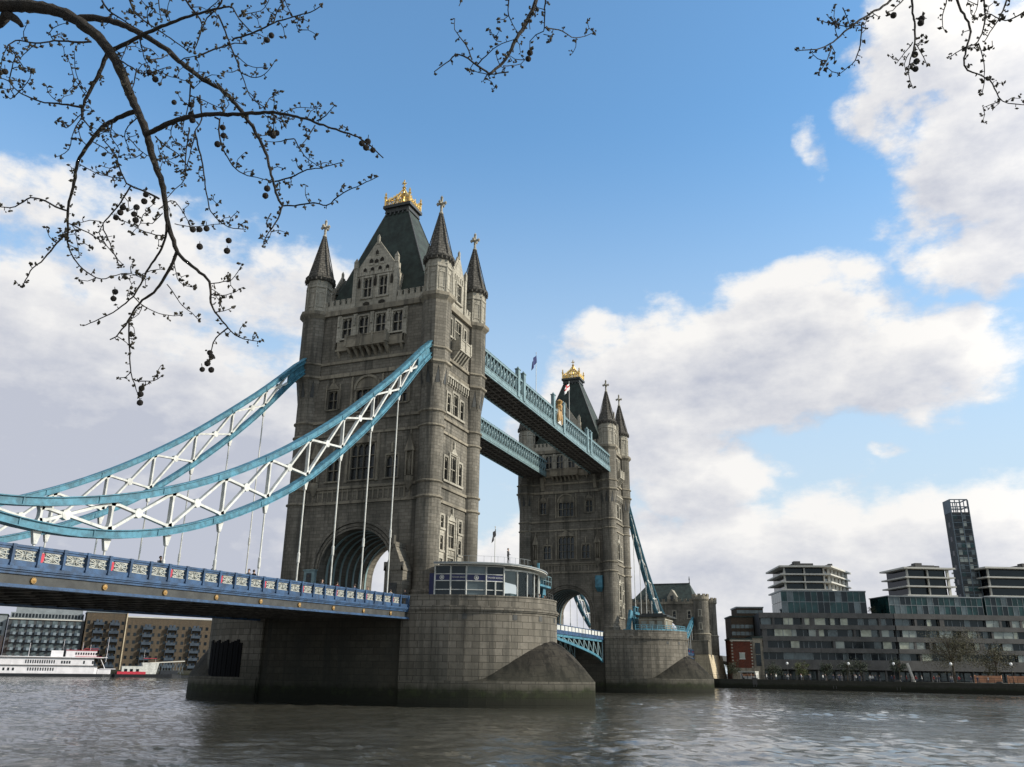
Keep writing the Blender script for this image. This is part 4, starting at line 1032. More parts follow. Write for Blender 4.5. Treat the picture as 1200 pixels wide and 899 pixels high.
    m=MB(); m.box(x0-4.2,x0+.1,-14.3,-7.5,-3.0,.6); m.box(x0-4.2,x0+.1,7.5,14.3,-3.0,.6); m.box(x0-4.4,x0+.2,-14.5,-7.3,.6,.95); m.build('porch','trim_stone',root)
gate_tower()
m=MB(); m.box(164,420,-9,9,-4,-2.2); tag(m.build('approach_road','asphalt'),kind='structure')
# ---------------------------------------------------------------- ticket hall on the near pier
def ticket_hall():
    root=thing('ticket_hall','glazed ticket hall with curved roof and dark blue banner on the near pier','pavilion',(0,-14,PZ))
    def P(t,ins=2.2): return ellipse(10.65-ins,13.95-ins,-9.4,R(t))
    ts=[13,22,31,43,55]
    zt_=3.0
    def panel(t0,t1,z0,z1,mat,nm,par,ins=2.2,th=.06):
        a=P(t0,ins);b=P(t1,ins); m=MB(); m.bar((a[0],a[1],(z0+z1)/2),(b[0],b[1],(z0+z1)/2),th,z1-z0); return m.build(nm,mat,par)
    for i in range(4):
        g=panel(ts[i],ts[i+1],PZ,zt_,'glass_dark' if i!=2 else 'glass_mid','glazed_panel',root)
        b=panel(ts[i],ts[i+1],1.35,2.05,'banner_blue','banner',g,2.12)
    # round emblem and wording on the banner
    def onband(t,z):
        a=P(t-1,2.08);b=P(t+1,2.08); c=P(t,2.06); ang=math.degrees(math.atan2(b[1]-a[1],b[0]-a[0])); return c,ang
    for t in (17,37):
        c,ang=onband(t,1.7); m=MB(face(ang,(c[0],c[1],0)))
        for k in range(14):
            a0=2*PI*k/14;a1=2*PI*(k+1)/14; m.add([(r_*math.cos(a_),.03,1.7+r_*math.sin(a_)) for r_,a_ in ((.27,a0),(.27,a1),(.19,a1),(.19,a0))],[(0,1,2,3)])
        m.box(-.1,.1,.028,.05,1.58,1.82); m.build('emblem','white_paint',root)
    for t,tx in ((27,'TOWER BRIDGE'),(49,'TOWER BRIDGE')):
        c,ang=onband(t,1.7); cu=bpy.data.curves.new('lettering','FONT'); cu.body=tx; cu.size=.24; cu.align_x='CENTER'; cu.align_y='CENTER'; cu.extrude=.01
        tmp=bpy.data.objects.new('tmp',cu); COL.objects.link(tmp); bpy.context.view_layer.update(); me=bpy.data.meshes.new_from_object(tmp.evaluated_get(bpy.context.evaluated_depsgraph_get())); bpy.data.objects.remove(tmp)
        me.materials.clear(); me.materials.append(MATS['white_paint'])
        o=bpy.data.objects.new('lettering',me); COL.objects.link(o); o.parent=root
        nx,ny=math.sin(R(ang)),-math.cos(R(ang))
        o.matrix_local=Matrix.Translation(Vector((c[0]+nx*.03,c[1]+ny*.03,1.7))-Vector((0,-14,PZ)))@Rz(R(ang))@Matrix.Rotation(PI/2,4,'X')
    # mullions and transoms
    m=MB()
    for t in ts+[49]:
        a=P(t,2.05); m.box(a[0]-.07,a[0]+.07,a[1]-.07,a[1]+.07,PZ,zt_ if t!=49 else 1.3)
    for i in range(4):
        for z in (-1.4,-.55,.35,1.33,2.08,zt_): a=P(ts[i],2.08);b=P(ts[i+1],2.08); m.bar((a[0],a[1],z),(b[0],b[1],z),.09,.09)
    m.build('frame','white_paint',root)
    ts2=[55,66,76,86,97,109,122]
    for i in range(6):
        panel(ts2[i],ts2[i+1],PZ,2.65,'clear_glass','glazed_panel',root)
    m=MB()
    for t in ts2: a=P(t,2.1); m.box(a[0]-.06,a[0]+.06,a[1]-.06,a[1]+.06,PZ,2.7)
    for i in range(6): a=P(ts2[i],2.1);b=P(ts2[i+1],2.1); m.bar((a[0],a[1],2.7),(b[0],b[1],2.7),.12,.2)
    m.build('frame','white_paint',root)
    # blue block against the tower and the back wall
    m=MB(); 
    a=P(13,2.3); m.box(a[0]+.1,-6.4,-12.2,-11.2,PZ,2.2); m.build('entrance_box','banner_blue',root)
    m=MB(); m.box(-7.2,-1.5,-12.5,-12.3,PZ,3.0); m.build('inner_wall','concrete_dark',root)
    # counter seen through the clear panes
    m=MB(); m.prism([(-1.0,-18.4),(2.5,-18.6),(3.5,-17.0),(-1.0,-16.6)],PZ,.4); m.build('counter','glass_green',root)
    # roof: thin curved shell with a slight dome
    m=MB(); n=28; ring=[];
    def RP(t,ins): x,y=ellipse(10.65-ins,13.95-ins,-9.4,R(t)); return x,y
    T_=[13+ (150-13)*i/n for i in range(n+1)]
    def hz(t): return 3.25 - max(0,t-60)*.010
    outer=[(RP(t,1.15),hz(t)) for t in T_]; inner=[(RP(t,3.6),hz(t)+.32) for t in T_]; inn2=[(RP(t,7.0),hz(t)+.40) for t in T_]
    vs=[]
    for (p,z) in outer: vs.append((p[0],p[1],z))
    for (p,z) in inner: vs.append((p[0],p[1],z))
    for (p,z) in inn2: vs.append((p[0],p[1],z))
    N=n+1
    fs=[(i,i+1,N+i+1,N+i) for i in range(n)]+[(N+i,N+i+1,2*N+i+1,2*N+i) for i in range(n)]
    m.add(vs,fs); m.add([(x,y,z-.18) for x,y,z in vs],[tuple(reversed(f)) for f in fs])
    m.add([vs[i] for i in range(N)]+[(vs[i][0],vs[i][1],vs[i][2]-.18) for i in range(N)],[(i,i+1,N+i+1,N+i) for i in range(n)])
    m.build('roof','slab_white',root)
    m=MB()
    for i in range(n): a=RP(T_[i],1.1);b=RP(T_[i+1],1.1); m.bar((a[0],a[1],hz(T_[i])+.02),(b[0],b[1],hz(T_[i+1])+.02),.1,.14)
    m.build('gutter','zinc',root)
    m=MB()   # thin guard rail on the roof
    for i in range(3,15): a=RP(T_[i],2.6);b=RP(T_[i+1],2.6); m.bar((a[0],a[1],4.2),(b[0],b[1],4.2),.025,.025); m.bar((a[0],a[1],3.4),(a[0],a[1],4.2),.025,.025)
    m.build('guard_rail','zinc',root)
ticket_hall()
# steel gantry at the pier's nose and the small lamp cabinet
def gantry():
    root=thing('steel_gantry','teal steel inspection gantry right of the ticket hall on the near pier','gantry',(5,-19,PZ))
    m=MB()
    for x,y in ((3.6,-20.2),(6.2,-18.2)): m.box(x-.12,x+.12,y-.12,y+.12,PZ,4.4)
    m.build('post','chain_blue',root)
    m=MB(); m.box(3.2,7.2,-20.6,-17.4,1.6,1.85); m.box(6.9,8.0,-19.6,-17.0,.2,1.58); m.build('platform','chain_blue',root)
    m=MB()
    for z in (2.4,3.0): m.bar((3.2,-20.6,z),(7.2,-20.6,z),.06,.06); m.bar((7.2,-20.6,z),(7.2,-17.4,z),.06,.06)
    for x in (3.2,4.2,5.2,6.2,7.2): m.box(x-.04,x+.04,-20.64,-20.56,1.85,3.05)
    m.bar((3.3,-20.3,1.9),(7.0,-18,4.2),.12,.12); m.build('railing','pale_teal',root)
gantry()
m=MB(); m.box(7.2,7.9,-17.6,-16.9,PZ,1.1); m.box(7.1,8.0,-17.7,-16.8,1.1,1.25); tag(m.build('control_cabinet','chain_blue'),'narrow teal control cabinet at the right edge of the near pier','cabinet')
def pole_flag(): 
    flag(3.2,-14.5,3.4,9.0,'coat_black','flagpole behind the ticket hall with a small dark flag',1.0,.9,drop=1.0,dirn=(-.9,.3))
pole_flag()
# railing on the near pier's nose
m=MB()
for i in range(12):
    t=88+i*5; a=ellipse(10.2,13.5,-9.4,R(t)); b=ellipse(10.2,13.5,-9.4,R(t+5)); m.bar((a[0],a[1],.35),(b[0],b[1],.35),.05,.05); m.bar((a[0],a[1],-.37),(a[0],a[1],.36),.05,.05)
    m.bar((a[0],a[1],0),(b[0],b[1],0),.03,.03)
tag(m.build('pier_railing','dark_steel'),'thin dark railing along the nose of the near pier','railing')
# far pier: stone cabin, blue railing and steelwork
def far_cabin():
    root=thing('stone_cabin','small pale stone cabin standing on the far pier','cabin',(DX,-17,PZ))
    x0,x1,y0,y1=DX-5.5,DX+2.0,-20.2,-15.0
    m=MB(); m.box(x0,x1,y0,y1,PZ,2.3); m.build('wall','cream_panel' if False else 'trim_stone',root)
    m=MB(); m.prism([(x0-.6,y0-.6),(x1+.6,y0-.6),(x1+.6,y1+.6),(x0-.6,y1+.6)],2.3,2.65); m.prism([(x0+.4,y0+.4),(x1-.4,y0+.4),(x1-.4,y1-.4),(x0+.4,y1-.4)],2.65,3.0); m.build('roof','lead',root)
    for k in range(3):
        m=MB(); m.box(x0-.06,x0+.02,y0+.5+k*1.6,y0+1.5+k*1.6,-.4,1.5); m.build('window','glass_pale',root)
    m=MB(); m.box(x0+.8,x0+2.2,y0-.06,y0+.02,-.4,1.5); m.build('window','glass_pale',root)
    m=MB(); m.box(x0-.1,x1+.1,y0-.1,y1+.1,1.75,1.95); m.build('cornice','portland',root)
far_cabin()
m=MB()
for i in range(24):
    t=25+i*5; a=ellipse(10.3,13.6,-9.4,R(t)); b=ellipse(10.3,13.6,-9.4,R(t+5))
    for z in (-.1,.25,.62): m.bar((DX+a[0],a[1],z),(DX+b[0],b[1],z),.07,.09)
    m.bar((DX+a[0],a[1],-.4),(DX+a[0],a[1],.66),.1,.1)
    m.bar((DX+a[0],a[1],-.2),(DX+b[0],b[1],-.2),.04,.3)
tag(m.build('pier_railing','chain_blue'),'bright blue railing round the top of the far pier','railing')
def pylons():
    root=thing('braced_pylon','blue braced steelwork at the foot of the far tower on the far pier','pylon',(DX+3,-12.5,PZ))
    m=MB()
    for x in (DX-2.8,DX-.4): m.box(x-.2,x+.2,-13.6,-13.2,PZ,4.4); m.bar((x,-13.4,PZ),(x-1.9,-13.4,3.4),.3,.3)
    m.box(DX-3.4,DX+.2,-13.8,-13.0,3.0,3.5); m.box(DX-3.2,DX,-13.7,-13.1,4.4,4.6); m.build('frame','chain_blue',root)
    m=MB(); m.bar((DX-6.9,-12.9,PZ),(DX-5.1,-13.3,3.6),.5,1.0); m.box(DX-7.4,DX-4.6,-13.6,-12.2,PZ,-.1); m.build('strut','chain_blue',root)
pylons()
# traffic signal by the road arch
root=thing('traffic_signal','teal framed traffic signal beside the near road arch','traffic signal',(-7.6,5.4,zt(-11)-1.3))
m=MB(); m.box(-7.9,-7.4,4.6,6.1,-1.6,3.0); m.box(-8.0,-7.35,4.5,6.2,3.0,3.15); m.build('housing','pale_teal',root)
m=MB(); m.box(-7.96,-7.89,5.0,5.7,.9,2.7); m.build('signal_head','hull_black',root)
for z in (1.2,1.8,2.35):
    m=MB(N_); m.lathe(0,0,[],3,cap=False) if False else None
    m.add([(-5.35+.16*math.cos(2*PI*i/12),8.0,z+.16*math.sin(2*PI*i/12)) for i in range(12)]+[(-5.35+.16*math.cos(2*PI*i/12),7.94,z+.16*math.sin(2*PI*i/12)) for i in range(12)],[tuple(range(12))]+[(i,(i+1)%12,12+(i+1)%12,12+i) for i in range(12)]); m.build('lens','glass_pale' if z==1.2 else 'rust_steel',root)
# little stone gatehouse by the right of the arch
root=thing('stone_lodge','little gothic stone lodge with pointed gable at the right of the near road arch','lodge',(-7.6,-6.8,PZ))
m=MB(); m.box(-8.6,-6.2,-8.0,-5.6,PZ,2.6); m.add([(-8.7,-8.1,2.6),(-8.7,-5.5,2.6),(-8.7,-6.8,5.6),(-6.2,-8.1,2.6),(-6.2,-5.5,2.6),(-6.2,-6.8,5.6)],[(0,1,2),(5,4,3),(0,2,5,3),(2,1,4,5),(1,0,3,4)]); m.build('wall','granite',root)
m=MB(); m.box(-8.66,-8.58,-7.3,-6.3,-1.3,1.2); m.build('door','dark_steel',root)
m=MB(); m.box(-8.85,-6.2,-6.95,-6.65,5.4,5.9); m.box(-8.7,-8.3,-8.1,-7.8,2.6,3.6); m.box(-8.7,-8.3,-5.8,-5.5,2.6,3.6); m.bar((-8.8,-6.8,5.6),(-8.8,-6.8,6.6),.25,.25); m.build('coping','granite',root)
# ================================================================ far right bank
def frame2(P0,P1):
    P0=Vector(P0);P1=Vector(P1); s=(P1-P0).normalized(); n=Vector((-s.y,s.x))
    if n.x<0: n=-n
    M=Matrix.Identity(4); M[0][0],M[1][0]=s.x,s.y; M[0][1],M[1][1]=n.x,n.y; M[0][3],M[1][3]=P0.x,P0.y
    return M
GZ=-9.86
FA=frame2((178.5,-27),(190.5,-65.5)); FB=frame2((190.5,-65.5),(220,-124))
def mloc(M,a,b,z): v=M@Vector((a,b,z)); return (v.x,v.y,v.z)
rng=random.Random(3)
LEVELS=[(6.0,8.0),(2.7,4.7),(-.7,1.3),(-4.0,-2.0)]
def long_block(M,s0,s1,lab,seed,step0):
    rg=random.Random(seed)
    root=thing('apartment_block',lab,'apartment block',mloc(M,(s0+s1)/2,0,GZ),'long dark grey apartment blocks on the far bank')
    m=MB(M); D=18
    m.box(s0,s1,1.2,D,-6.8,9.3)
    m.box(s0,s1,4.5,D,GZ,-6.8); m.build('wall','concrete_dark',root)
    zs=[(8.0,9.5),(4.7,6.0),(1.3,2.7),(-2.0,-.7),(-6.8,-4.0)]
    for i,(a,b) in enumerate(zs):
        m=MB(M); sh=(i%2)*.12; m.box(s0-.3+sh,s1+.2,-.1-sh,1.25,a,b); m.build('floor_band','concrete_grey',root)
    for (z0,z1) in LEVELS:
        s=s0+.3; 
        while s<s1-1:
            w=rg.choice([1.4,1.6,2.2,2.6,3.2]); w=min(w,s1-s)
            r=rg.random()
            if r<.18:
                m=MB(M); m.box(s,s+.7,-.02,1.3,z0-.05,z1+.05); m.build('pier','concrete_grey',root); s+=.7; continue
            mat=rg.choice(['glass_pale','glass_curtain','glass_mid','glass_dark','glass_dark','glass_mid']) if r<.75 else 'glass_dark'
            inset=.25 if mat in('glass_pale','glass_curtain') else .95
            m=MB(M); m.box(s+.08,s+w-.08,inset,inset+.1,z0,z1)
            o=m.build('window',mat,root)
            m=MB(M); m.box(s,s+.08,inset-.08,inset+.2,z0,z1); m.box(s+w-.08,s+w,inset-.08,inset+.2,z0,z1); m.build('frame','zinc',o)
            s+=w
    m=MB(M)
    s=s0+3
    while s<s1-1: m.box(s-.28,s+.28,.6,1.15,GZ,-6.8); s+=6.5
    m.build('colonnade','concrete_grey',root)
    m=MB(M)
    s=s0+1
    while s<s1-2: m.box(s,s+2.0,4.3,4.48,GZ+.3,-7.3); s+=2.6
    m.build('shopfront','glass_mid',root)
    return root
b1=long_block(FA,1.0,40.2,'left half of the long grey apartment block across the river, with pale curtained windows',5,0)
b2=long_block(FB,.6,84,'right half of the long grey apartment block, curving away behind the big tree',9,0)
def glass_volume(M,s0,s1,o0,o1,z0,z1,lab,skew=0):
    root=thing('glass_penthouse',lab,'glass storey',mloc(M,(s0+s1)/2,o0,z0),'green glass upper storeys on the apartment blocks')
    m=MB(M); poly=[(s0,o0),(s1,o0),(s1+skew,o1),(s0,o1)]; m.prism([(a,b) for a,b in [(s0+.3,o0+.3),(s1-.3,o0+.3),(s1+skew-.3,o1),(s0+.3,o1)]],z0,z1-.1); m.build('core','concrete_dark',root)
    zm=(z0+z1)/2; rg=random.Random(int(s0*7))
    for a,b in ((z0,zm-.06),(zm+.06,z1-.3)):
        n=max(3,int((s1-s0)/1.7)); w=(s1-s0)/n
        for i in range(n):
            mat=rg.choice(['glass_green','glass_green','glass_green','glass_dark','glass_mid']); m=MB(M); m.box(s0+i*w+.04,s0+(i+1)*w-.04,o0+.05,o0+.15,a,b); m.build('glass_panel',mat,root)
        for s in (s0,s1):
            m=MB(M); sk=skew if s==s1 else 0
            for i in range(5):
                f0=i/5;f1=(i+1)/5; A_=(s+sk*f0,o0+(o1-o0)*f0+.1);B_=(s+sk*f1,o0+(o1-o0)*f1-.05); m.add([(A_[0],A_[1],a),(B_[0],B_[1],a),(B_[0],B_[1],b),(A_[0],A_[1],b)],[(0,1,2,3)])
            m.build('glass_panel','glass_green',root)
    m=MB(M); n=max(3,int((s1-s0)/1.7)); w=(s1-s0)/n
    for i in range(n+1): m.box(s0+i*w-.05,s0+i*w+.05,o0-.04,o0+.06,z0,z1)
    m.box(s0,s1,o0-.03,o0+.05,zm-.08,zm+.08); m.prism([(s0-.2,o0-.2),(s1+.2,o0-.2),(s1+skew+.2,o1+.2),(s0-.2,o1+.2)],z1-.3,z1); m.build('frame','zinc',root)
    return root
def slab_stack(M,s0,s1,o0,o1,z0,n,fh,lab,skew=0):
    root=thing('penthouse',lab,'penthouse',mloc(M,(s0+s1)/2,o0,z0),'stepped penthouses with white balcony slabs')
    for k in range(n):
        z=z0+k*fh
        m=MB(M); m.prism([(s0-.9,o0-.9),(s1+.9,o0-.9),(s1+skew+.9,o1),(s0-.9,o1)],z,z+.42); m.build('balcony_slab','slab_white',root)
        m=MB(M); m.prism([(s0+1.1,o0+1.2),(s1-1.1,o0+1.2),(s1+skew-1.1,o1),(s0+1.1,o1)],z+.42,z+fh)
        m.build('glazing','glass_dark',root)
        for s in (s0+.6,s0+(s1-s0)*.5,s1-.8):
            m=MB(M); m.box(s-.22,s+.22,o0+.3,o0+.9,z+.42,z+fh); m.build('column','slab_white',root)
        m=MB(M)
        for i in range(6): f=(i+.5)/6; x=s1+skew*f; y=o0+(o1-o0)*f; m.box(x-.5,x+.3,y-.25,y+.25,z+.42,z+fh)
        m.build('side_pier','slab_white',root)
    z=z0+n*fh
    m=MB(M); m.prism([(s0-1.2,o0-1.2),(s1+1.2,o0-1.2),(s1+skew+1.2,o1),(s0-1.2,o1)],z,z+.5); m.build('roof_slab','slab_white',root)
    m=MB(M); m.box(s0+(s1-s0)*.28,s0+(s1-s0)*.75,o0+2,o1-2,z+.5,z+1.5); m.box(s0+(s1-s0)*.3,s0+(s1-s0)*.45,o0+1.6,o0+4,z+.5,z+2.1)
    for i in range(4): m.box(s1+skew*.3-2.0+i*.1,s1+skew*.3-.8+i*.1,o0+3+i*3,o0+4.4+i*3,z+.5,z+1.5)
    m.build('plant_room','concrete_grey',root)
    return root
glass_volume(FA,8.3,33.6,2.2,16,9.55,16.3,'green glass storeys under the leftmost white-slabbed penthouse',skew=4)
slab_stack(FA,9.6,23.0,2.8,22,16.35,3,2.35,'leftmost penthouse with white balcony slabs stepping back, sunlit on its right side',skew=12)
glass_volume(FB,.5,30.5,2.4,14,9.4,15.0,'green glass storeys left of the slim dark tower')
slab_stack(FB,8.2,22.6,4.0,18,15.1,3,2.75,'middle penthouse with white balcony slabs, immediately left of the slim tower',skew=-2)
glass_volume(FB,31.6,84,2.5,16,9.55,15.4,'green glass storeys right of the slim dark tower, running out of the photo')
slab_stack(FB,35.5,80,5,22,15.45,3,2.9,'rightmost penthouse with white balcony slabs, cut by the edge of the photo',skew=0)
def slim_tower():
    M=FA; s0,s1,o0,o1=68.3,74.0,15,20.5
    root=thing('tower_block','slim dark glass residential tower with an open steel top, tallest building across the river','tower block',mloc(M,71,15,GZ))
    m=MB(M); m.box(s0,s1,o0,o1,GZ,42.8); m.build('wall','blue_grey' if False else 'concrete_dark',root)
    n=16
    for k in range(n):
        z=6.0+k*2.3
        for c0,c1 in ((s0+.4,s0+2.9),(s0+3.3,s1-.3)):
            mid=(c0+c1)/2
            for a,b in ((c0,mid-.06),(mid+.06,c1)):
                m=MB(M); m.box(a,b,o0-.03,o0+.05,z,z+1.55); m.build('window',rng.choice(['glass_mid','glass_green','glass_dark','glass_pale','glass_dark']),root)
    for k in range(8):
        m=MB(M); z=6+k*4.6; m.box(s0-.04,s0+.05,o0+2,o1-2,z,z+1.6); m.build('side_window','glass_dark',root)
    m=MB(M)
    for s in (s0,s0+3.1,s1): m.box(s-.14,s+.14,o0-.16,o0-.02,GZ,46.8)
    for k in range(18): z=4.9+k*2.3; m.box(s0,s1,o0-.1,o0-.031,z-.09,z+.09)
    m.build('facade_fin','blue_grey',root)
    m=MB(M)     # open crown
    for s in (s0+.15,s0+1.6,s0+3.1,s0+4.4,s1-.15):
        for o in (o0+.15,o1-.15): m.box(s-.12,s+.12,o-.12,o+.12,42.8,47.0)
    for o in (o0+.15,o1-.15):
        for z in (44.6,47.0): m.box(s0,s1,o-.13,o+.13,z-.15,z+.15)
    for s in (s0+.15,s1-.15):
        for z in (44.6,47.0): m.box(s-.13,s+.13,o0,o1,z-.149,z+.149)
    m.box(s0-.05,s0+.1,o0,o1,42.8,47.1); m.build('crown','blue_grey',root)
slim_tower()
def plain_building(M,s0,s1,o0,o1,z1,lab,wmat,rows,cols,z0w=-7,wh=1.4,ww=.9,roof='slate',gmat='glass_dark',roofh=0,name='building',cat='building',grp=None,z0=GZ,frame=None):
    root=thing(name,lab,cat,mloc(M,(s0+s1)/2,o0,z0),grp)
    m=MB(M); m.box(s0,s1,o0,o1,z0,z1); m.build('wall',wmat,root)
    dz=(z1-1.2-z0w)/rows; dw=(s1-s0)/cols
    for i in range(rows):
        for j in range(cols):
            z=z0w+i*dz; s=s0+(j+.5)*dw; m=MB(M); m.box(s-ww/2,s+ww/2,o0-.04,o0+.05,z,z+wh); o=m.build('window',gmat,root)
            if frame: m=MB(M); m.box(s-ww/2-.1,s+ww/2+.1,o0-.1,o0+.02,z-.15,z); m.box(s-ww/2-.1,s+ww/2+.1,o0-.09,o0+.02,z+wh,z+wh+.15); m.build('frame',frame,o)
    m=MB(M)
    if roofh: m.add([(s0-.3,o0-.3,z1),(s1+.3,o0-.3,z1),(s1+.3,o1,z1),(s0-.3,o1,z1),(s0-.3,(o0+o1)/2,z1+roofh),(s1+.3,(o0+o1)/2,z1+roofh)],[(0,1,5,4),(2,3,4,5),(0,4,3),(1,2,5),(0,3,2,1)])
    else: m.box(s0-.2,s1+.2,o0-.2,o1+.2,z1,z1+.45)
    m.build('roof',roof,root)
    return root
r=plain_building(FA,-8.6,-2.4,-2,8,1.4,'small red brick building with white quoins and an arched window beside the grey block','red_brick',1,1,z0w=-4.0,wh=1.6,ww=1.6,gmat='glass_pale',frame='white_paint')
m=MB(FA)
for k in range(9):
    for s in (-8.62,-2.9): m.box(s,s+.5,-2.1,-1.98,-6.5+k*.9,-6.1+k*.9)
m.box(-8.9,-2.1,-2.25,-1.9,1.0,1.4); m.build('quoins','portland',r)
m=MB(FA); m.box(-8.8,-2.2,-2.15,-2.01,GZ,-6.6); m.build('base','trim_stone',r)
plain_building(FA,-2.2,.8,-1.5,8,2.0,'narrow pale stone building squeezed between the red brick house and the grey block','trim_stone',2,1,z0w=-6,wh=3.2,ww=1.5)
plain_building(FA,-6.3,.6,9,20,8.6,'stepped brown brick building rising behind the red brick house','dark_brick',3,5,z0w=1.0,wh=1.1,ww=1.2,gmat='glass_mid')
plain_building(FA,-3.8,4.5,12,22,11.6,'brown building with flat roof, topmost step above the red brick house','dark_brick',1,6,z0w=10,wh=1.0,ww=1.3,gmat='glass_mid',roof='zinc',z0=9.05)
plain_building(FA,-20,-13.8,14,24,4.4,'pale grey building in the gap between the gate tower and the red brick house','concrete_grey',3,3,z0w=-6,wh=1.6,ww=1.2,gmat='glass_pale')
root=thing('church_tower','slim white steeple behind the red brick house','steeple',mloc(FA,-10.2,18,GZ))
m=MB(FA); m.box(-11.6,-9.6,17,19.5,GZ,3.2); m.build('wall','cream_stone',root)
m=MB(FA); m.lathe(-10.5,18.2,[(1.3,3.2),(1.3,3.9),(.8,4.6),(.75,6.0),(.9,6.1),(.3,7.6),(.05,9.4)],8); m.build('spire','portland',root)
plain_building(FA,-13.5,-11.8,8,18,3.2,'narrow sunlit white building left of the steeple','cream_stone',3,1,z0w=-6,wh=1.4,ww=.7)
# ---------------------------------------------------------------- trees of the promenade
def leafy(name,x,y,z,h,rx,rz,n,mat,lab,seed,grp=None,size=.22,trunk=.16):
    rg=random.Random(seed); root=thing(name,lab,'tree',(x,y,z),grp)
    m=MB(); th=h-rz*1.3; top=Vector((x,y,z+th)); m.tube([(x,y,z),(x+.1,y,z+th*.5),top],[trunk*1.3,trunk,trunk*.7],8)
    tips=[]
    for i in range(9):
        a=rg.random()*2*PI; e=rg.uniform(.35,1.3); L=rg.uniform(.5,.9)
        q=top+Vector((math.cos(a)*math.cos(e)*rx*L,math.sin(a)*math.cos(e)*rx*L,math.sin(e)*rz*1.6*L)); mid=top.lerp(q,.5)+Vector((rg.uniform(-.2,.2),rg.uniform(-.2,.2),.1)); m.tube([top-Vector((0,0,.3)),mid,q],[trunk*.55,trunk*.35,trunk*.12],5); tips.append(q)
        for j in range(3):
            q2=q+Vector((rg.uniform(-1,1)*rx*.35,rg.uniform(-1,1)*rx*.35,rg.uniform(-.3,1)*rz*.4)); m.tube([mid,q2],[trunk*.22,trunk*.06],4); tips.append(q2)
    m.build('trunk','trunk_brown',root)
    m=MB(); c=Vector((x,y,z+h-rz)); cl=[]
    for i in range(26):
        a=rg.random()*2*PI; u=rg.uniform(-1,1); r_=rg.random()**.45; cl.append((c+Vector((math.cos(a)*math.sqrt(1-u*u)*rx*r_,math.sin(a)*math.sqrt(1-u*u)*rx*r_,u*rz*r_)),rg.uniform(.25,.5)))
    for i in range(n):
        cc,cr=rg.choice(cl); p=cc+Vector((rg.gauss(0,1)*rx*cr*.5,rg.gauss(0,1)*rx*cr*.5,rg.gauss(0,1)*rz*cr*.5))
        if p.z<z+.6: continue
        a=Vector((rg.gauss(0,1),rg.gauss(0,1),rg.gauss(0,1))).normalized()*size; b=a.orthogonal().normalized()*size*.6
        m.add([p-a,p+b,p+a,p-b],[(0,1,2,3)])
    m.build('crown',mat,root); return root
def bw(px_s,off): # point on the promenade: metres along the river wall from its corner by the gate tower, metres inland
    s=Vector((-.37792,-.92584)); n=Vector((.92584,-.37792)); p=Vector((161.2,-17.6))+s*px_s+n*off; return p.x,p.y
x,y=bw(58,14); leafy('plane_tree',x,y,GZ,12.5,7.8,5.4,9000,'leaf_olive','large olive spring tree in front of the grey apartment block',11,size=.13,trunk=.3)
x,y=bw(67,17); leafy('plane_tree',x,y,GZ,9.0,4.0,3.6,2200,'leaf_olive','smaller olive tree just right of the large olive one',12,size=.17)
for i,(s_,o_,h_,r_,mt,lab) in enumerate([(9,14,5.0,2.6,'leaf_dark','dark bushy tree behind the food kiosk'),(-3,12,5.2,2.6,'leaf_dark','dark tree in front of the red brick house'),(17,16,4.8,2.2,'leaf_green','low pale green tree at the left end of the grey block'),(34,15,5.6,2.1,'leaf_dark','round dark tree left of the promenade lamp'),(45,13,5.6,2.0,'leaf_dark','dark tree under the middle of the grey block'),(24,16,5.0,2.2,'leaf_dark','dark tree before the shop windows of the grey block'),(29,18,5.4,2.2,'leaf_dark','second dark tree before the shop windows'),(79,16,6.5,3.2,'leaf_dark','dark tree at the right edge behind the orange panels')]):
    x,y=bw(s_,o_); leafy('round_tree',x,y,GZ,h_,r_,r_*.8,1100,mt,lab,20+i,grp='small trees along the promenade',size=.16,trunk=.1)
# bare tree top on the roof terrace between the two glass volumes
v=mloc(FA,35.9,5,9.5); leafy('terrace_shrub',v[0],v[1],9.5,2.4,1.3,1.0,420,'leaf_dark','shrub on the roof terrace between the two glass storeys',41,size=.13,trunk=.05)
# lamps
def lamp():
    root=thing('promenade_lamp','x','street lamp',(0,0,GZ),'globe lamps on the promenade')
    m=MB(); m.lathe(0,0,[(.16,GZ),(.14,GZ+.5),(.07,GZ+.7),(.05,GZ+4.1)],8); m.bar((-.5,0,GZ+3.9),(.5,0,GZ+3.9),.05,.05); m.build('post','dark_steel',root)
    m=MB(); m.lathe(0,0,[(.05,GZ+4.05),(.25,GZ+4.2),(.34,GZ+4.45),(.25,GZ+4.7),(.04,GZ+4.8)],12); m.build('globe','globe_white',root,smooth=True); return root
L0=lamp(); first=True
for s_,lab in ((-7,'globe lamp in front of the red brick house'),(36,'globe lamp right of the round dark tree'),(47.5,'globe lamp by the slanting white column'),(61,'globe lamp under the large olive tree'),(74,'globe lamp between the orange panels'),(19,'globe lamp at the left end of the grey block')):
    o=L0 if first else copy_tree(L0); first=False; x,y=bw(s_,3.2); o.location=(x,y,GZ); o['label']=lab
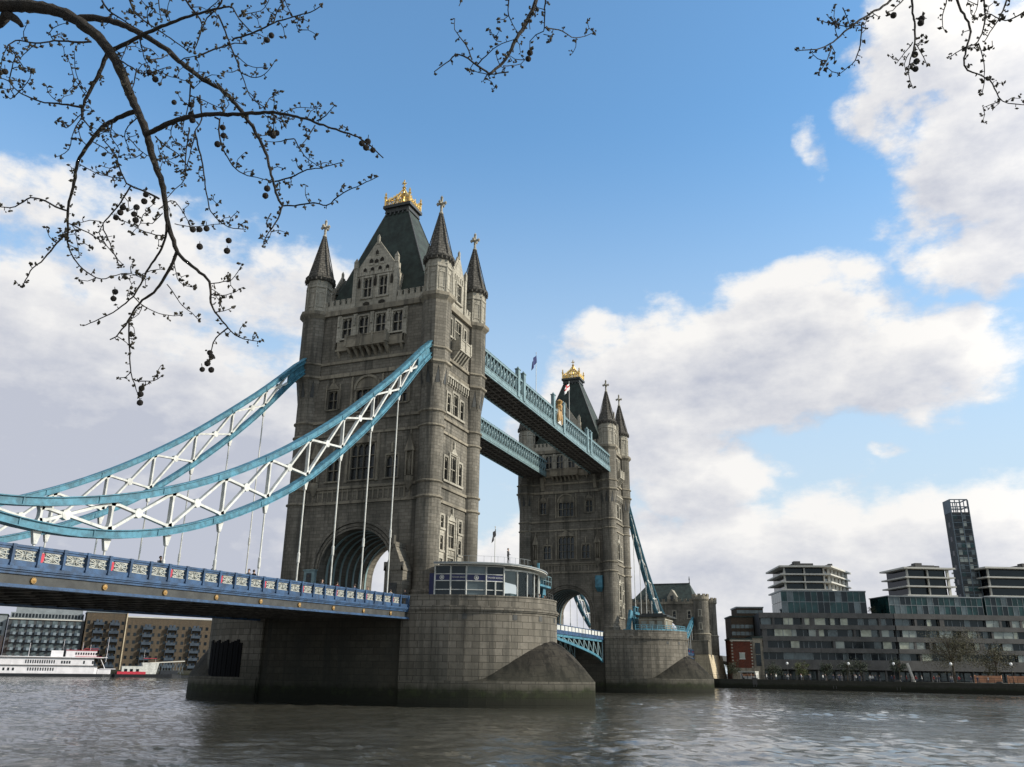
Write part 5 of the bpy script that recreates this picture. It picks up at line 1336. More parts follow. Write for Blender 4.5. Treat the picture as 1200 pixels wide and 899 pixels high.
# river wall brackets with white markers
for s_ in (-7.5,11,33.5,49.5,72):
    x,y=bw(s_,-.35); m=MB(Matrix.Translation((x,y,0))@Rz(R(-112))); m.box(-.7,.7,-.25,.25,-11.0,-9.4); m.box(-.5,.5,-.3,.3,-9.4,-9.2); m.box(-.45,-.3,-.35,.35,-11.6,-10.9); m.box(.3,.45,-.35,.35,-11.6,-10.9)
    tag(m.build('wall_buttress','concrete_grey'),{-7.5:'grey buttress on the river wall nearest the gate tower',11:'grey buttress on the river wall just right of the food kiosk',33.5:'grey buttress on the river wall under the lamp by the round dark tree',49.5:'grey buttress on the river wall near the slanting white column',72:'grey buttress on the river wall below the orange panels'}[s_],'buttress','buttresses of the river wall')
x,y=bw(50,9); m=MB(); m.tube([(x,y,GZ),(x-.3,y+1.2,-5.2)],.32,8); tag(m.build('slanting_column','slab_white'),'slanting white column rising from the promenade','column')
m=MB()
for i in range(70):
    s_=-14+i*1.6; x,y=bw(s_,.25); x2,y2=bw(s_+1.6,.25)
    m.box(x-.04,x+.04,y-.04,y+.04,-9.62,-8.6)
    for z in (-8.6,-9.0,-9.3): m.bar((x,y,z),(x2,y2,z),.05,.05)
tag(m.build('promenade_railing','dark_steel'),'dark railing along the top of the far river wall','railing')
for s_,lab in ((68.5,'orange site panel left of the rightmost lamp'),(75.5,'orange site panel right of the rightmost lamp')):
    x,y=bw(s_,4); m=MB(Matrix.Translation((x,y,0))@Rz(R(-112))); m.box(-2.9,2.9,-.12,.12,-9.5,-8.0); m.box(-2.9,-2.75,-.2,.2,GZ,-7.9); m.box(2.75,2.9,-.2,.2,GZ,-7.9); tag(m.build('site_panel','orange_panel'),lab,'panel','orange panels on the promenade')
def kiosk():
    x,y=bw(7.0,4.0); M=Matrix.Translation((x,y,0))@Rz(R(-112))@FLIP
    root=thing('food_kiosk','small white food kiosk with a warm lit counter at the left end of the promenade','kiosk',(x,y,GZ))
    M=Matrix.Translation((x,y,0))@Rz(R(-112))
    m=MB(M); m.box(-2.3,2.3,-1,1,GZ+.3,GZ+1.0); m.box(-2.3,-2.1,-1,1,GZ+1.0,GZ+2.0); m.box(2.1,2.3,-1,1,GZ+1.0,GZ+2.0); m.box(-2.3,2.3,.85,1.0,GZ+1.0,GZ+2.0); m.build('body','white_paint',root)
    m=MB(M); m.prism([(-2.7,-1.4),(2.5,-1.4),(2.3,1.1),(-2.5,1.1)],GZ+2.0,GZ+2.35); m.build('roof','cream_panel',root)
    m=MB(M); m.box(-1.8,1.8,-.6,.6,GZ+1.0,GZ+1.6); m.build('counter','orange_panel',root)  # the kiosk's warm light put into the counter's orange colour
    for s_ in (-1.4,1.4):
        m=MB(M); m.tube([(s_,-1.05,GZ+.35),(s_,-.8,GZ+.35)],.34,12); m.build('wheel','tyre',root)
kiosk()
# ================================================================ far left bank
FL=frame2((134,233),(185,190))
def warehouse(s0,s1,z1,lab,cols,rows,balc,mat='tan_brick',top=True):
    root=plain_building(FL,s0,s1,0,16,z1,lab,mat,rows,cols,z0w=-8.6,wh=1.25,ww=1.0,gmat='glass_dark',roof='slab_white' if top else 'zinc',name='warehouse',cat='warehouse',grp='old riverside warehouses')
    for c in balc:
        m=MB(FL)
        for k in range(rows):
            z=-8.6+k*(z1-1.2+8.6)/rows-.3; m.box(c-1.7,c+1.7,-1.4,-.04,z,z+.12); m.box(c-1.7,c+1.7,-1.4,-1.34,z+.1,z+1.03); m.box(c-1.75,c-1.65,-1.4,-.05,z-1.2,z+1.0); m.box(c+1.65,c+1.75,-1.4,-.05,z-1.2,z+1.0)
            for i in range(9): u=c-1.3+i*2.6/8; m.box(u-.03,u+.03,-1.4,-1.35,z+.1,z+1.0)
            m.box(c-1.1,c-.2,-.12,.0-.045,z+.3,z+2.0); m.box(c+.2,c+1.1,-.12,-.045,z+.3,z+2.0)
        m.build('balcony_stack','balcony_steel',root)
    return root
warehouse(38.8,72,9.6,'tan brick warehouse with a white cornice and three dark balcony stacks, nearest the pier',15,6,(46.5,55.5,64.5))
warehouse(24.4,38.4,11.0,'tan brick warehouse with dark windows in the middle of the far left bank',7,6,(29,34.5),top=False)
m=MB(FL); m.box(38.42,38.78,-.3,.5,GZ,11.4); tag(m.build('party_pier','cream_stone'),'pale stone pier standing between the two tan brick warehouses','stone pier')
def modern_block():
    root=thing('terraced_flats','grey block of stepped flats with rows of curved balconies behind the white ship','apartment block',mloc(FL,11,0,GZ))
    m=MB(FL); m.box(-1.3,24,1.5,16,GZ,8.0); m.build('wall','concrete_dark',root)
    for k in range(6):
        for j in range(9):
            s=-.2+j*2.65; z=-8.8+k*2.75; m=MB(FL); m.prism([(s,1.5),(s+2.1,1.5),(s+1.9,.5),(s+1.05,.1),(s+.2,.5)],z,z+1.0); o=m.build('balcony','blue_grey',root)
            m=MB(FL); m.box(s+.2,s+1.9,1.4,1.48,z+1.05,z+2.3); m.build('window','glass_mid',o)
    m=MB(FL)
    m.box(-1.0,23.5,2.6,15,8.0,10.2); m.box(.5,23,4.5,15,10.2,12.2); m.build('attic','zinc',root)
    m=MB(FL)
    for i in range(22): s=-.5+i*1.1; m.box(s,s+.75,2.54,2.6,8.4,9.8)
    m.build('attic_window','glass_dark',root)
    m=MB(FL); m.box(-1.3,24,1.0,1.5,7.6,8.0); m.build('cornice','slab_white',root)
modern_block()
plain_building(FL,-16,-1.9,3,18,9.0,'greenish domed building at the left edge of the photo','zinc',5,5,gmat='glass_dark',z0w=-6)
m=MB(FL); 
plain_building(FL,-15,-3,-4,2.5,1.5,'orange brick house at the left edge behind the ship','orange_panel',3,4,z0w=-7,gmat='glass_pale')
plain_building(FL,73,95,2,18,9.0,'plain brick warehouse mostly hidden behind the near pier','tan_brick',5,8,z0w=-8)
# ---------------------------------------------------------------- ships
def ship():
    M=frame2((134-0,233-0),(185,190)); M=M@Matrix.Translation((2.5,-22,0))
    root=thing('passenger_ship','long white three deck passenger ship with red trim moored across the river','ship',mloc(M,14,0,WZ))
    def hullpoly(a,b,w,bow=3): return [(a,-w),(b-bow,-w),(b-bow*.3,-w*.55),(b,0),(b-bow*.3,w*.55),(b-bow,w),(a,w)]
    m=MB(M); m.prism(hullpoly(-12,33.5,3.4,5),WZ-.6,WZ+1.0,top=hullpoly(-12,34.2,3.7,5)); m.build('hull','hull_black',root)
    m=MB(M); m.box(-11.5,26,-3.3,3.3,WZ+1.0,WZ+3.55); m.prism([(26,-3.3),(27.0,-3.0),(27.0,3),(26,3.3)],WZ+1.0,WZ+3.55); m.build('lower_deck','ship_white',root)
    m=MB(M); m.box(-12,27.6,-3.75,3.75,WZ+3.55,WZ+3.75); m.box(-12,28.4,-3.75,3.75,WZ+6.1,WZ+6.3); m.build('deck_edge','rust_steel',root)
    m=MB(M); m.box(-11.5,25.6,-3.2,3.2,WZ+3.75,WZ+6.1); m.build('upper_deck','ship_white',root)
    m=MB(M); m.box(-12,28.5,-3.78,3.78,WZ+6.3,WZ+6.55); m.build('awning','ship_white',root)
    m=MB(M); m.box(11.8,15.6,-2.3,2.3,WZ+6.55,WZ+8.6); m.box(16.4,26.2,-2.2,2.2,WZ+6.55,WZ+8.7); m.build('wheelhouse','ship_white',root)
    def wins(a,b,n,z,w,h,mat='glass_dark',y=-3.3):
        for i in range(n): s=a+(b-a)*i/(n-1); m=MB(M); m.box(s-w/2,s+w/2,y-.05,y+.02,z,z+h); m.build('window',mat,root)
    wins(-10,1.2,9,WZ+1.9,.6,.9); wins(4.6,13.2,13,WZ+4.3,.38,1.1,y=-3.2); wins(5.6,13.2,11,WZ+1.9,.38,1.0); wins(15.6,18,4,WZ+4.3,.5,.9,y=-3.2); wins(19.6,26,9,WZ+7.3,.45,.75,y=-2.2); wins(22.5,25.3,2,WZ+4.3,.5,1.0,y=-3.2)
    m=MB(M); m.box(16.3,26.4,-2.4,2.4,WZ+8.7,WZ+8.85); m.box(19.5,27.8,-3.8,3.8,WZ+6.552,WZ+6.7)
    for i in range(12): m.box(22+i*.42,22.05+i*.42,-2.2,-2.1,WZ+8.85,WZ+9.4)
    m.box(22,26.6,-2.22,-2.1,WZ+9.35,WZ+9.45); m.build('red_rail','red_paint',root)
    m=MB(M); m.box(15.7,16.3,-.5,.5,WZ+6.5,WZ+10.3); m.build('funnel','hull_black',root)
    for s,h in ((5,11),(15.4,12.5),(21.5,11.5),(24,10.8),(29.6,13.5),(-6,10.5)):
        m=MB(M); m.lathe(s,0,[(.09,WZ+5),(.05,WZ+h)],6); m.build('mast','ship_white',root)
    m=MB(M); m.box(27.2,31.5,-2.2,2.2,WZ+1.0,WZ+2.6); m.box(28.0,33,-2.4,2.4,WZ+2.6,WZ+2.8); m.build('foredeck_cabin','ship_white',root)
    m=MB(M); m.tube([(29.6,0,WZ+2.8),(27.5,0,WZ+6.6)],.1,5); m.box(26.5,30,-.4,.4,WZ+6.4,WZ+6.6); m.build('gangway','ship_white',root)
ship()
def tug():
    M=frame2((134,233),(185,190))@Matrix.Translation((-1.5,-23,0))
    root=thing('harbour_boat','small white boat with red hull stripe and a long white gangway ahead of the ship','boat',mloc(M,46,0,WZ))
    hp=lambda w:[(37,-w),(56,-w),(58.5,-w*.5),(59.5,0),(58.5,w*.5),(56,w),(37,w),(36,0)]
    m=MB(M); m.prism(hp(1.9),WZ-.5,WZ+1.1,top=hp(2.3)); m.build('hull','hull_black',root)
    m=MB(M); m.box(37.6,47,-2.36,-2.2,WZ+1.0,WZ+1.9); m.build('hull_stripe','red_paint',root)
    m=MB(M); m.box(39,46.4,-2.15,2.0,WZ+1.1,WZ+3.6); m.prism([(46.4,-2.1),(50.5,-2.1),(49.5,2),(46.4,2)],WZ+1.1,WZ+5.0,top=[(45.5,-2.1),(51.2,-2.1),(50.2,2),(45.5,2)]); m.box(38.8,47,-2.2,2.1,WZ+3.6,WZ+3.75); m.build('cabin','white_paint',root)
    for s in (40.3,42.2,44.2): m=MB(M); m.box(s-.5,s+.5,-2.2,-2.12,WZ+1.9,WZ+2.8); m.build('window','glass_dark',root)
    m=MB(M); m.box(45.8,50.2,-2.3,2.2,WZ+6.4,WZ+6.55); m.build('canopy','red_paint',root)
    m=MB(M)
    for s in (46,50): m.lathe(s,0,[(.05,WZ+5),(.05,WZ+6.4)],5)
    m.lathe(46.0,0,[(.06,WZ+3.7),(.04,WZ+9.5)],5); m.build('mast','white_paint',root)
    m=MB(M); m.bar((48,-1.2,WZ+4.9),(60,-1.2,WZ+5.7),.5,.35); m.build('gangway','slab_white',root)
    m=MB(M)
    for i in range(9): s=51+i; m.bar((s,-1.2,WZ+1.3),(s+.9,-1.2,WZ+4.9),.1,.1); m.bar((s+.9,-1.2,WZ+1.3),(s,-1.2,WZ+4.9),.1,.1)
    m.build('gangway_frame','blue_grey',root)
    m=MB(M); m.box(52,58,-1.7,1.7,WZ+1.1,WZ+2.4); m.build('deck_gear','hull_black',root)
tug()
m=MB(FL@Matrix.Translation((0,-17,0))); m.box(-20,70,-1.5,1.5,WZ-.4,WZ+.7); tag(m.build('landing_pontoon','hull_black'),'low dark landing pontoon behind the moored ships','pontoon')
# ---------------------------------------------------------------- vehicles on the bridge
def car(x,y,zr,mat,lab,van=False,name='car',cat='car'):
    root=thing(name,lab,cat,(x,y,zr)); L,Wd,H=(5.4,1.0,2.5) if van else (4.3,.88,1.45)
    if van: prof=[(0,.35),(0,1.1),(.5,1.35),(1.0,2.3),(1.3,H),(L,H),(L,.35)]
    else: prof=[(0,.35),(0,.8),(1.0,.95),(1.7,H-.02),(3.1,H),(4.0,.98),(L,.9),(L,.35)]
    m=MB(); n=len(prof); vs=[(x-L/2+a,y-Wd,zr+b) for a,b in prof]+[(x-L/2+a,y+Wd,zr+b) for a,b in prof]
    m.add(vs,[tuple(range(n)),tuple(range(2*n-1,n-1,-1))]+[(i,n+i,n+(i+1)%n,(i+1)%n) for i in range(n)]); m.build('body',mat,root)
    for s_ in (-1,1):
        m=MB(); 
        q=[(1.15,.98),(1.75,H-.12),(3.0,H-.1),(3.75,1.0)] if not van else [(.75,1.4),(1.15,2.1),(2.1,2.1),(2.1,1.4)]
        m.add([(x-L/2+a,y+s_*(Wd+.01),zr+b) for a,b in q]+[(x-L/2+a,y+s_*(Wd-.02),zr+b) for a,b in q],[(0,1,2,3),(7,6,5,4),(0,1,5,4),(1,2,6,5),(2,3,7,6),(3,0,4,7)]); m.build('side_window','glass_dark',root)
        for a in (.85,L-.9): m=MB(); m.tube([(x-L/2+a,y+s_*(Wd-.22),zr+.34),(x-L/2+a,y+s_*(Wd+.02),zr+.34)],.34,14); m.build('wheel','tyre',root)
        m=MB(); m.box(x-L/2-.03,x-L/2+.05,y+s_*Wd*.7-.15,y+s_*Wd*.7+.15,zr+.6,zr+.78); m.build('headlight','glass_pale',root)
    m=MB(); a,b=((.55,1.42),(.98,2.25)) if van else ((1.08,1.0),(1.66,H-.08))
    m.add([(x-L/2+a[0]-.02,y-Wd*.85,zr+a[1]),(x-L/2+a[0]-.02,y+Wd*.85,zr+a[1]),(x-L/2+b[0]-.03,y+Wd*.8,zr+b[1]),(x-L/2+b[0]-.03,y-Wd*.8,zr+b[1]),(x-L/2+a[0]+.04,y-Wd*.85,zr+a[1]),(x-L/2+a[0]+.04,y+Wd*.85,zr+a[1]),(x-L/2+b[0]+.03,y+Wd*.8,zr+b[1]),(x-L/2+b[0]+.03,y-Wd*.8,zr+b[1])],[(0,1,2,3),(7,6,5,4),(0,1,5,4),(1,2,6,5),(2,3,7,6),(3,0,4,7)]); m.build('windscreen','glass_dark',root)
m=MB(); m.box(-10.62,10.62,-9.3,9.3,PZ-.002,PZ+.02); m.box(DX-10.62,DX+10.62,-9.3,9.3,PZ-.002,PZ+.02); tag(m.build('pier_roadway','asphalt'),kind='structure')
car(1.0,1.2,PZ+.02,'van_cream','cream van passing under the near tower',van=True,name='delivery_van',cat='van')
car(9.5,3.4,PZ+.02,'car_silver','silver car beyond the cream van under the near tower')
car(105,-1.5,zt(-22.7)-1.3,'car_red','red car seen through the arch of the far tower')
# ---------------------------------------------------------------- people
def skin_body(J,E_,name):
    """one continuous figure grown from a skeleton; J: name -> (x,y,z,r)"""
    ks=list(J); me=bpy.data.meshes.new(name); me.from_pydata([J[k][:3] for k in ks],[(ks.index(a),ks.index(b)) for a,b in E_],[])
    o=bpy.data.objects.new(name,me); COL.objects.link(o)
    md=o.modifiers.new('s','SKIN'); md.use_smooth_shade=True
    for i,k in enumerate(ks):
        sv=me.skin_vertices[0].data[i]; r_=J[k][3]; sv.radius=(r_,r_*(J[k][4] if len(J[k])>4 else 1)); sv.use_root=(k=='pelvis')
    o.modifiers.new('u','SUBSURF').levels=1
    bpy.context.view_layer.update(); dg=bpy.context.evaluated_depsgraph_get(); res=bpy.data.meshes.new_from_object(o.evaluated_get(dg)); bpy.data.objects.remove(o); res.name=name; return res
def figure(pose):
    J=dict(pelvis=(0,0,.95,.15,.8),waist=(0,0,1.12,.14,.8),chest=(.01,0,1.34,.17,.75),neck=(.01,0,1.50,.055),chin=(.03,0,1.58,.075),head=(.02,0,1.67,.10),crown=(.0,0,1.74,.07))
    E_=[('pelvis','waist'),('waist','chest'),('chest','neck'),('neck','chin'),('chin','head'),('head','crown')]
    st=.22 if pose=='walk' else .04
    for s_,n in ((1,'l'),(-1,'r')):
        J['hip'+n]=(0,s_*.10,.88,.095); J['knee'+n]=(s_*st*.5+.04,s_*.11,.48,.06); J['ankle'+n]=(s_*st,s_*.11,.08,.042); J['toe'+n]=(s_*st+.16,s_*.12,.035,.035)
        J['sh'+n]=(.0,s_*.20,1.40,.062); 
        if pose=='lean': el=(.12,s_*.26,1.16,.045); ha=(.36,s_*.18,1.12,.032); fi=(.42,s_*.15,1.11,.026)
        elif pose=='walk': el=(-s_*.10,s_*.26,1.12,.045); ha=(-s_*.10+.12,s_*.24,.90,.032); fi=(-s_*.10+.16,s_*.23,.82,.024)
        else: el=(.03,s_*.27,1.12,.045); ha=(.20,s_*.20,1.05,.032); fi=(.26,s_*.16,1.06,.024)
        J['el'+n]=el; J['ha'+n]=ha; J['fi'+n]=fi
        E_+=[('pelvis','hip'+n),('hip'+n,'knee'+n),('knee'+n,'ankle'+n),('ankle'+n,'toe'+n),('chest','sh'+n),('sh'+n,'el'+n),('el'+n,'ha'+n),('ha'+n,'fi'+n)]
    return skin_body(J,E_,'person')
_seen={}
def uniq(lab):
    _seen[lab]=_seen.get(lab,0)+1; k=_seen[lab]
    return lab if k==1 else lab.replace('person in','%s person in'%['','','second','third','fourth','fifth','sixth'][min(k,6)])
FIG={p:figure(p) for p in ('walk','lean','stand')}
def hair_mesh():
    m=bpy.data.meshes.new('hair'); bm=bmesh.new(); bmesh.ops.create_uvsphere(bm,u_segments=10,v_segments=7,radius=.115,matrix=Matrix.Translation((-.015,0,1.70)))
    for v in list(bm.verts):
        if v.co.x>.05 and v.co.z<1.72: bm.verts.remove(v)
    bm.to_mesh(m); bm.free(); m.materials.append(MATS['hair']); return m
HAIR=hair_mesh(); _cache={}
def person(x,y,z,rot,pose,top,leg,lab,grp=None):
    key=(pose,top,leg)
    if key not in _cache:
        me=FIG[pose].copy(); me.materials.clear()
        for m_ in ('skin',top,leg): me.materials.append(MATS[m_])
        for p in me.polygons:
            c=p.center; p.use_smooth=True
            p.material_index=2 if c.z<.93 and abs(c.y)<.2 else (0 if c.z>1.49 or (c.z<1.13 and abs(c.y)>.13 and c.x>.28) else 1)
        _cache[key]=me
    o=bpy.data.objects.new('person',_cache[key]); COL.objects.link(o); o.location=(x,y,z); o.rotation_euler=(0,0,rot)
    h=bpy.data.objects.new('hair',HAIR); COL.objects.link(h); h.parent=o
    tag(o,uniq(lab),'person',grp); return o
tops=['coat_black','coat_navy','coat_grey','coat_red','coat_white']; tn={'coat_black':'black','coat_navy':'navy','coat_grey':'grey','coat_red':'red','coat_white':'white'}
def fw(x): return zt(x)-1.17
for x,y,p,t,r_,lab in ((-47.2,-9.2,'lean','coat_black',-90,'person in black leaning on the near railing, leftmost on the bridge'),(-41.0,-8.8,'walk','coat_navy',0,'person in navy leaning forward just left of the second white hanger'),(-36.9,-9.0,'stand','coat_grey',180,'person in grey, left of a pair on the near footway'),(-36.1,-8.9,'walk','coat_black',0,'person in black, right of a pair on the near footway'),(-26.2,-9.1,'lean','coat_black',-90,'person in black by the railing left of the near tower'),(-23.0,-8.7,'walk','coat_red',0,'person in red on the footway left of the near tower'),(-20.2,-9.0,'stand','coat_navy',90,'person in navy standing on the footway before the road arch'),(-16.5,-8.3,'walk','coat_grey',180,'person in grey walking from the road arch'),(-12.2,-8.6,'stand','coat_white',0,'person in white by the lodge at the road arch'),(-9.6,-9.0,'walk','coat_black',180,'person in black by the lodge at the road arch')):
    person(x,y,fw(x) if x<-10.7 else PZ+.02,R(r_),p,t,'jeans',lab,'people on the bridge')
for k,(t_,ins) in enumerate(((94,1.3),(101,1.4),(108,1.3),(116,1.3),(86,1.4),(123,1.5))):
    x,y=ellipse(10.65-ins,13.95-ins,-9.4,R(t_)); person(x,y,PZ,R(k*70),'stand' if k%2 else 'walk',tops[k%4],'jeans','%s of the people behind the railing on the nose of the near pier, in %s'%(['leftmost','second','third','fourth','fifth','rightmost'][[4,0,1,2,3,5].index(k)] if k in (4,0,1,2,3,5) else '',tn[tops[k%4]]),'people on the near pier')
person(-3.4,-19.0,3.55,R(-90),'stand','coat_black','coat_black','person in black standing on the roof of the ticket hall','people on the near pier')
rg=random.Random(17)
places=['by the kiosk','before the shop windows','under the lamp by the round dark tree','near the slanting white column','under the large olive tree','near the orange panels']
for i in range(46):
    s_=6+i*1.42+rg.uniform(-.5,.5); o_=rg.uniform(1.0,7.5)
    if abs(s_-7)<3.2: o_=1.6
    x,y=bw(s_,o_); t=rg.choice(tops); lg=rg.choice(['jeans','coat_black','coat_grey'])
    pl=places[0] if s_<12 else places[1] if s_<31 else places[2] if s_<42 else places[3] if s_<53 else places[4] if s_<66 else places[5]
    person(x,y,GZ,rg.uniform(0,6),rg.choice(['walk','stand','walk']),t,lg,'person in %s top, %s trousers, %s'%(tn[t],{'jeans':'blue','coat_black':'black','coat_grey':'grey'}[lg],pl),'people on the far promenade')
# ================================================================ the plane tree overhanging the wharf
def at(px,py,dep):
    """point dep metres in front of the camera on the sight line of a place in the photograph"""
    d=FW+RT*((px-600)/FPX)-UP*((py-449.5)/FPX); return CP+d*dep
def plane_tree():
    G0=CP.z-1.62; base=CP+Vector((-1.2,5.2,0)); base.z=G0
    root=thing('plane_tree','bare plane tree with budding twigs and seed balls hanging in front of the sky','tree',tuple(base))
    rg=random.Random(5)
    crotch=base+Vector((.3,-.3,4.6))
    m=MB(); m.tube([base,base+Vector((.05,0,1.2)),base+Vector((.2,-.15,3.0)),crotch],[.42,.33,.28,.24],14); m.build('trunk','bark',root,smooth=True)
    TW={}   # cluster -> builder
    def curve(P,r0,r1,d0,d1,m,seg=4,w=True,wob=.5):
        r0*=.88; r1*=.88
        """smooth branch through photo points; depth runs from d0 to d1"""
        n=len(P); pts=[]; rad=[]
        L=[0]
        for a,b in zip(P,P[1:]): L.append(L[-1]+math.hypot(b[0]-a[0],b[1]-a[1]))
        T_=L[-1] or 1
        for i in range(n-1):
            p0=P[max(i-1,0)];p1=P[i];p2=P[i+1];p3=P[min(i+2,n-1)]
            sg=max(1,int((L[i+1]-L[i])/5)) if w else seg
            for k in range(sg):
                t=k/sg; q=[.5*((2*p1[c])+(-p0[c]+p2[c])*t+(2*p0[c]-5*p1[c]+4*p2[c]-p3[c])*t*t+(-p0[c]+3*p1[c]-3*p2[c]+p3[c])*t**3) for c in (0,1)]
                f=(L[i]+(L[i+1]-L[i])*t)/T_; pts.append((q[0]+rg.uniform(-wob,wob),q[1]+rg.uniform(-wob,wob),f)); 
        pts.append((P[-1][0],P[-1][1],1.0))
        out=[];rr=[];pp=[]
        for x,y,f in pts:
            d=d0+(d1-d0)*f; out.append(at(x,y,d)); rr.append((r0+(r1-r0)*f)*d/FPX*rg.uniform(.92,1.1)); pp.append((x,y,d))
        m.tube(out,rr,8 if r0>2.5 else 5); return pp
    limbs=[ # points, radius px start, end, depth start, end
     ('A',[(-420,-60),(-200,-30),(-60,0),(0,6),(33,7),(67,13),(87,22),(100,32),(117,45),(133,67),(145,92),(153,113),(164,136),(171,156),(178,180),(182,193),(190,216),(196,258),(200,272),(208,296)],15,2.6,4.3,3.5),
     ('A',[(-420,-20),(-150,20),(-30,30),(0,27),(8,16),(10,5)],13,6,4.3,3.9),
     ('A',[(8,16),(18,22),(25,30)],6,3,3.9,3.8),
     ('A',[(90,22),(104,21),(123,23),(143,29),(163,39),(183,50),(200,62),(210,72),(238,93),(262,107),(283,131),(299,154),(311,178),(318,205),(326,234),(331,241)],4.4,1.4,3.9,3.3),
     ('A',[(170,158),(180,154),(203,142),(236,135),(273,134),(320,132),(353,138),(379,147),(404,155),(428,166),(449,185)],3.6,.7,3.6,3.1),
     ('A',[(133,58),(150,50),(173,38),(200,27),(222,19),(241,14),(262,9),(273,10),(280,23),(297,39)],3.0,.6,3.8,3.2),
     ('A',[(130,58),(124,66),(117,85),(107,103),(98,123),(96,138)],3.0,1.6,3.8,3.8),
     ('A',[(163,130),(152,133),(133,141),(116,153),(102,171),(91,191),(86,220),(79,247),(80,262),(79,275)],3.2,1.5,3.7,3.9),
     ('A',[(208,296),(216,304),(230,316),(245,330),(247,345),(249,361),(267,384)],2.5,1.0,3.5,3.3),
     ('A',[(208,294),(196,320),(180,342),(167,352),(156,365),(150,377),(136,394),(129,398)],2.5,.8,3.5,3.6),
     ('A',[(195,255),(194.6,277),(184,300),(172,319),(156,347),(133,366),(97,382)],1.8,.6,3.5,3.7),
     ('B',[(628,-230),(640,-120),(632,-30),(628,0),(617,27),(606,44),(597,62),(586,77),(573,87)],5,1.8,4.2,3.6),
     ('B',[(573,87),(555,73),(549,68),(535,64),(522,75),(509,84)],1.5,.6,3.6,3.5),
     ('C',[(1090,-240),(1072,-90),(1069,0),(1072,30),(1072,49),(1070,66)],3,1.0,4.2,3.7),
     ('C',[(1072,-90),(1060,-30),(1044,0),(1020,16),(999,30),(976,49),(962,57),(934,60)],2.6,.6,4.0,3.5),
     ('C',[(1090,-240),(1110,-60),(1121,0),(1132,21),(1137,37),(1130,77),(1151,89),(1163,98),(1170,114),(1181,121),(1200,123)],3.0,.6,4.2,3.4)]
    m=MB()
    for c,P,r0,r1,d0,d1 in limbs:
        m=MB(); curve(P,r0,r1,d0,d1,m,wob=.7); m.build('limb','bark',root,smooth=True)
    # high limbs joining the trunk, above the picture
    m=MB(); a=at(-420,-60,4.3); b=at(-420,-20,4.3); m.tube([crotch-Vector((0,0,.4)),crotch.lerp(a,.5)+Vector((0,0,.2)),a],[.17,.10,.066],10); m.build('limb','bark',root,smooth=True)
    m=MB(); m.tube([crotch-Vector((0,0,.5)),crotch.lerp(b,.5),b],[.17,.09,.06],10); m.build('limb','bark',root,smooth=True)
    c1=at(150,-330,4.4);c2=at(628,-230,4.2);c3=at(1090,-240,4.2)
    m=MB(); m.tube([crotch-Vector((0,0,.3)),crotch.lerp(c1,.5)+Vector((0,0,.35)),c1,c1.lerp(c2,.5)+Vector((0,0,.12)),c2,c2.lerp(c3,.5)+Vector((0,0,.2)),c3],[.2,.12,.075,.055,.04,.03,.02],10); m.build('limb','bark',root,smooth=True)
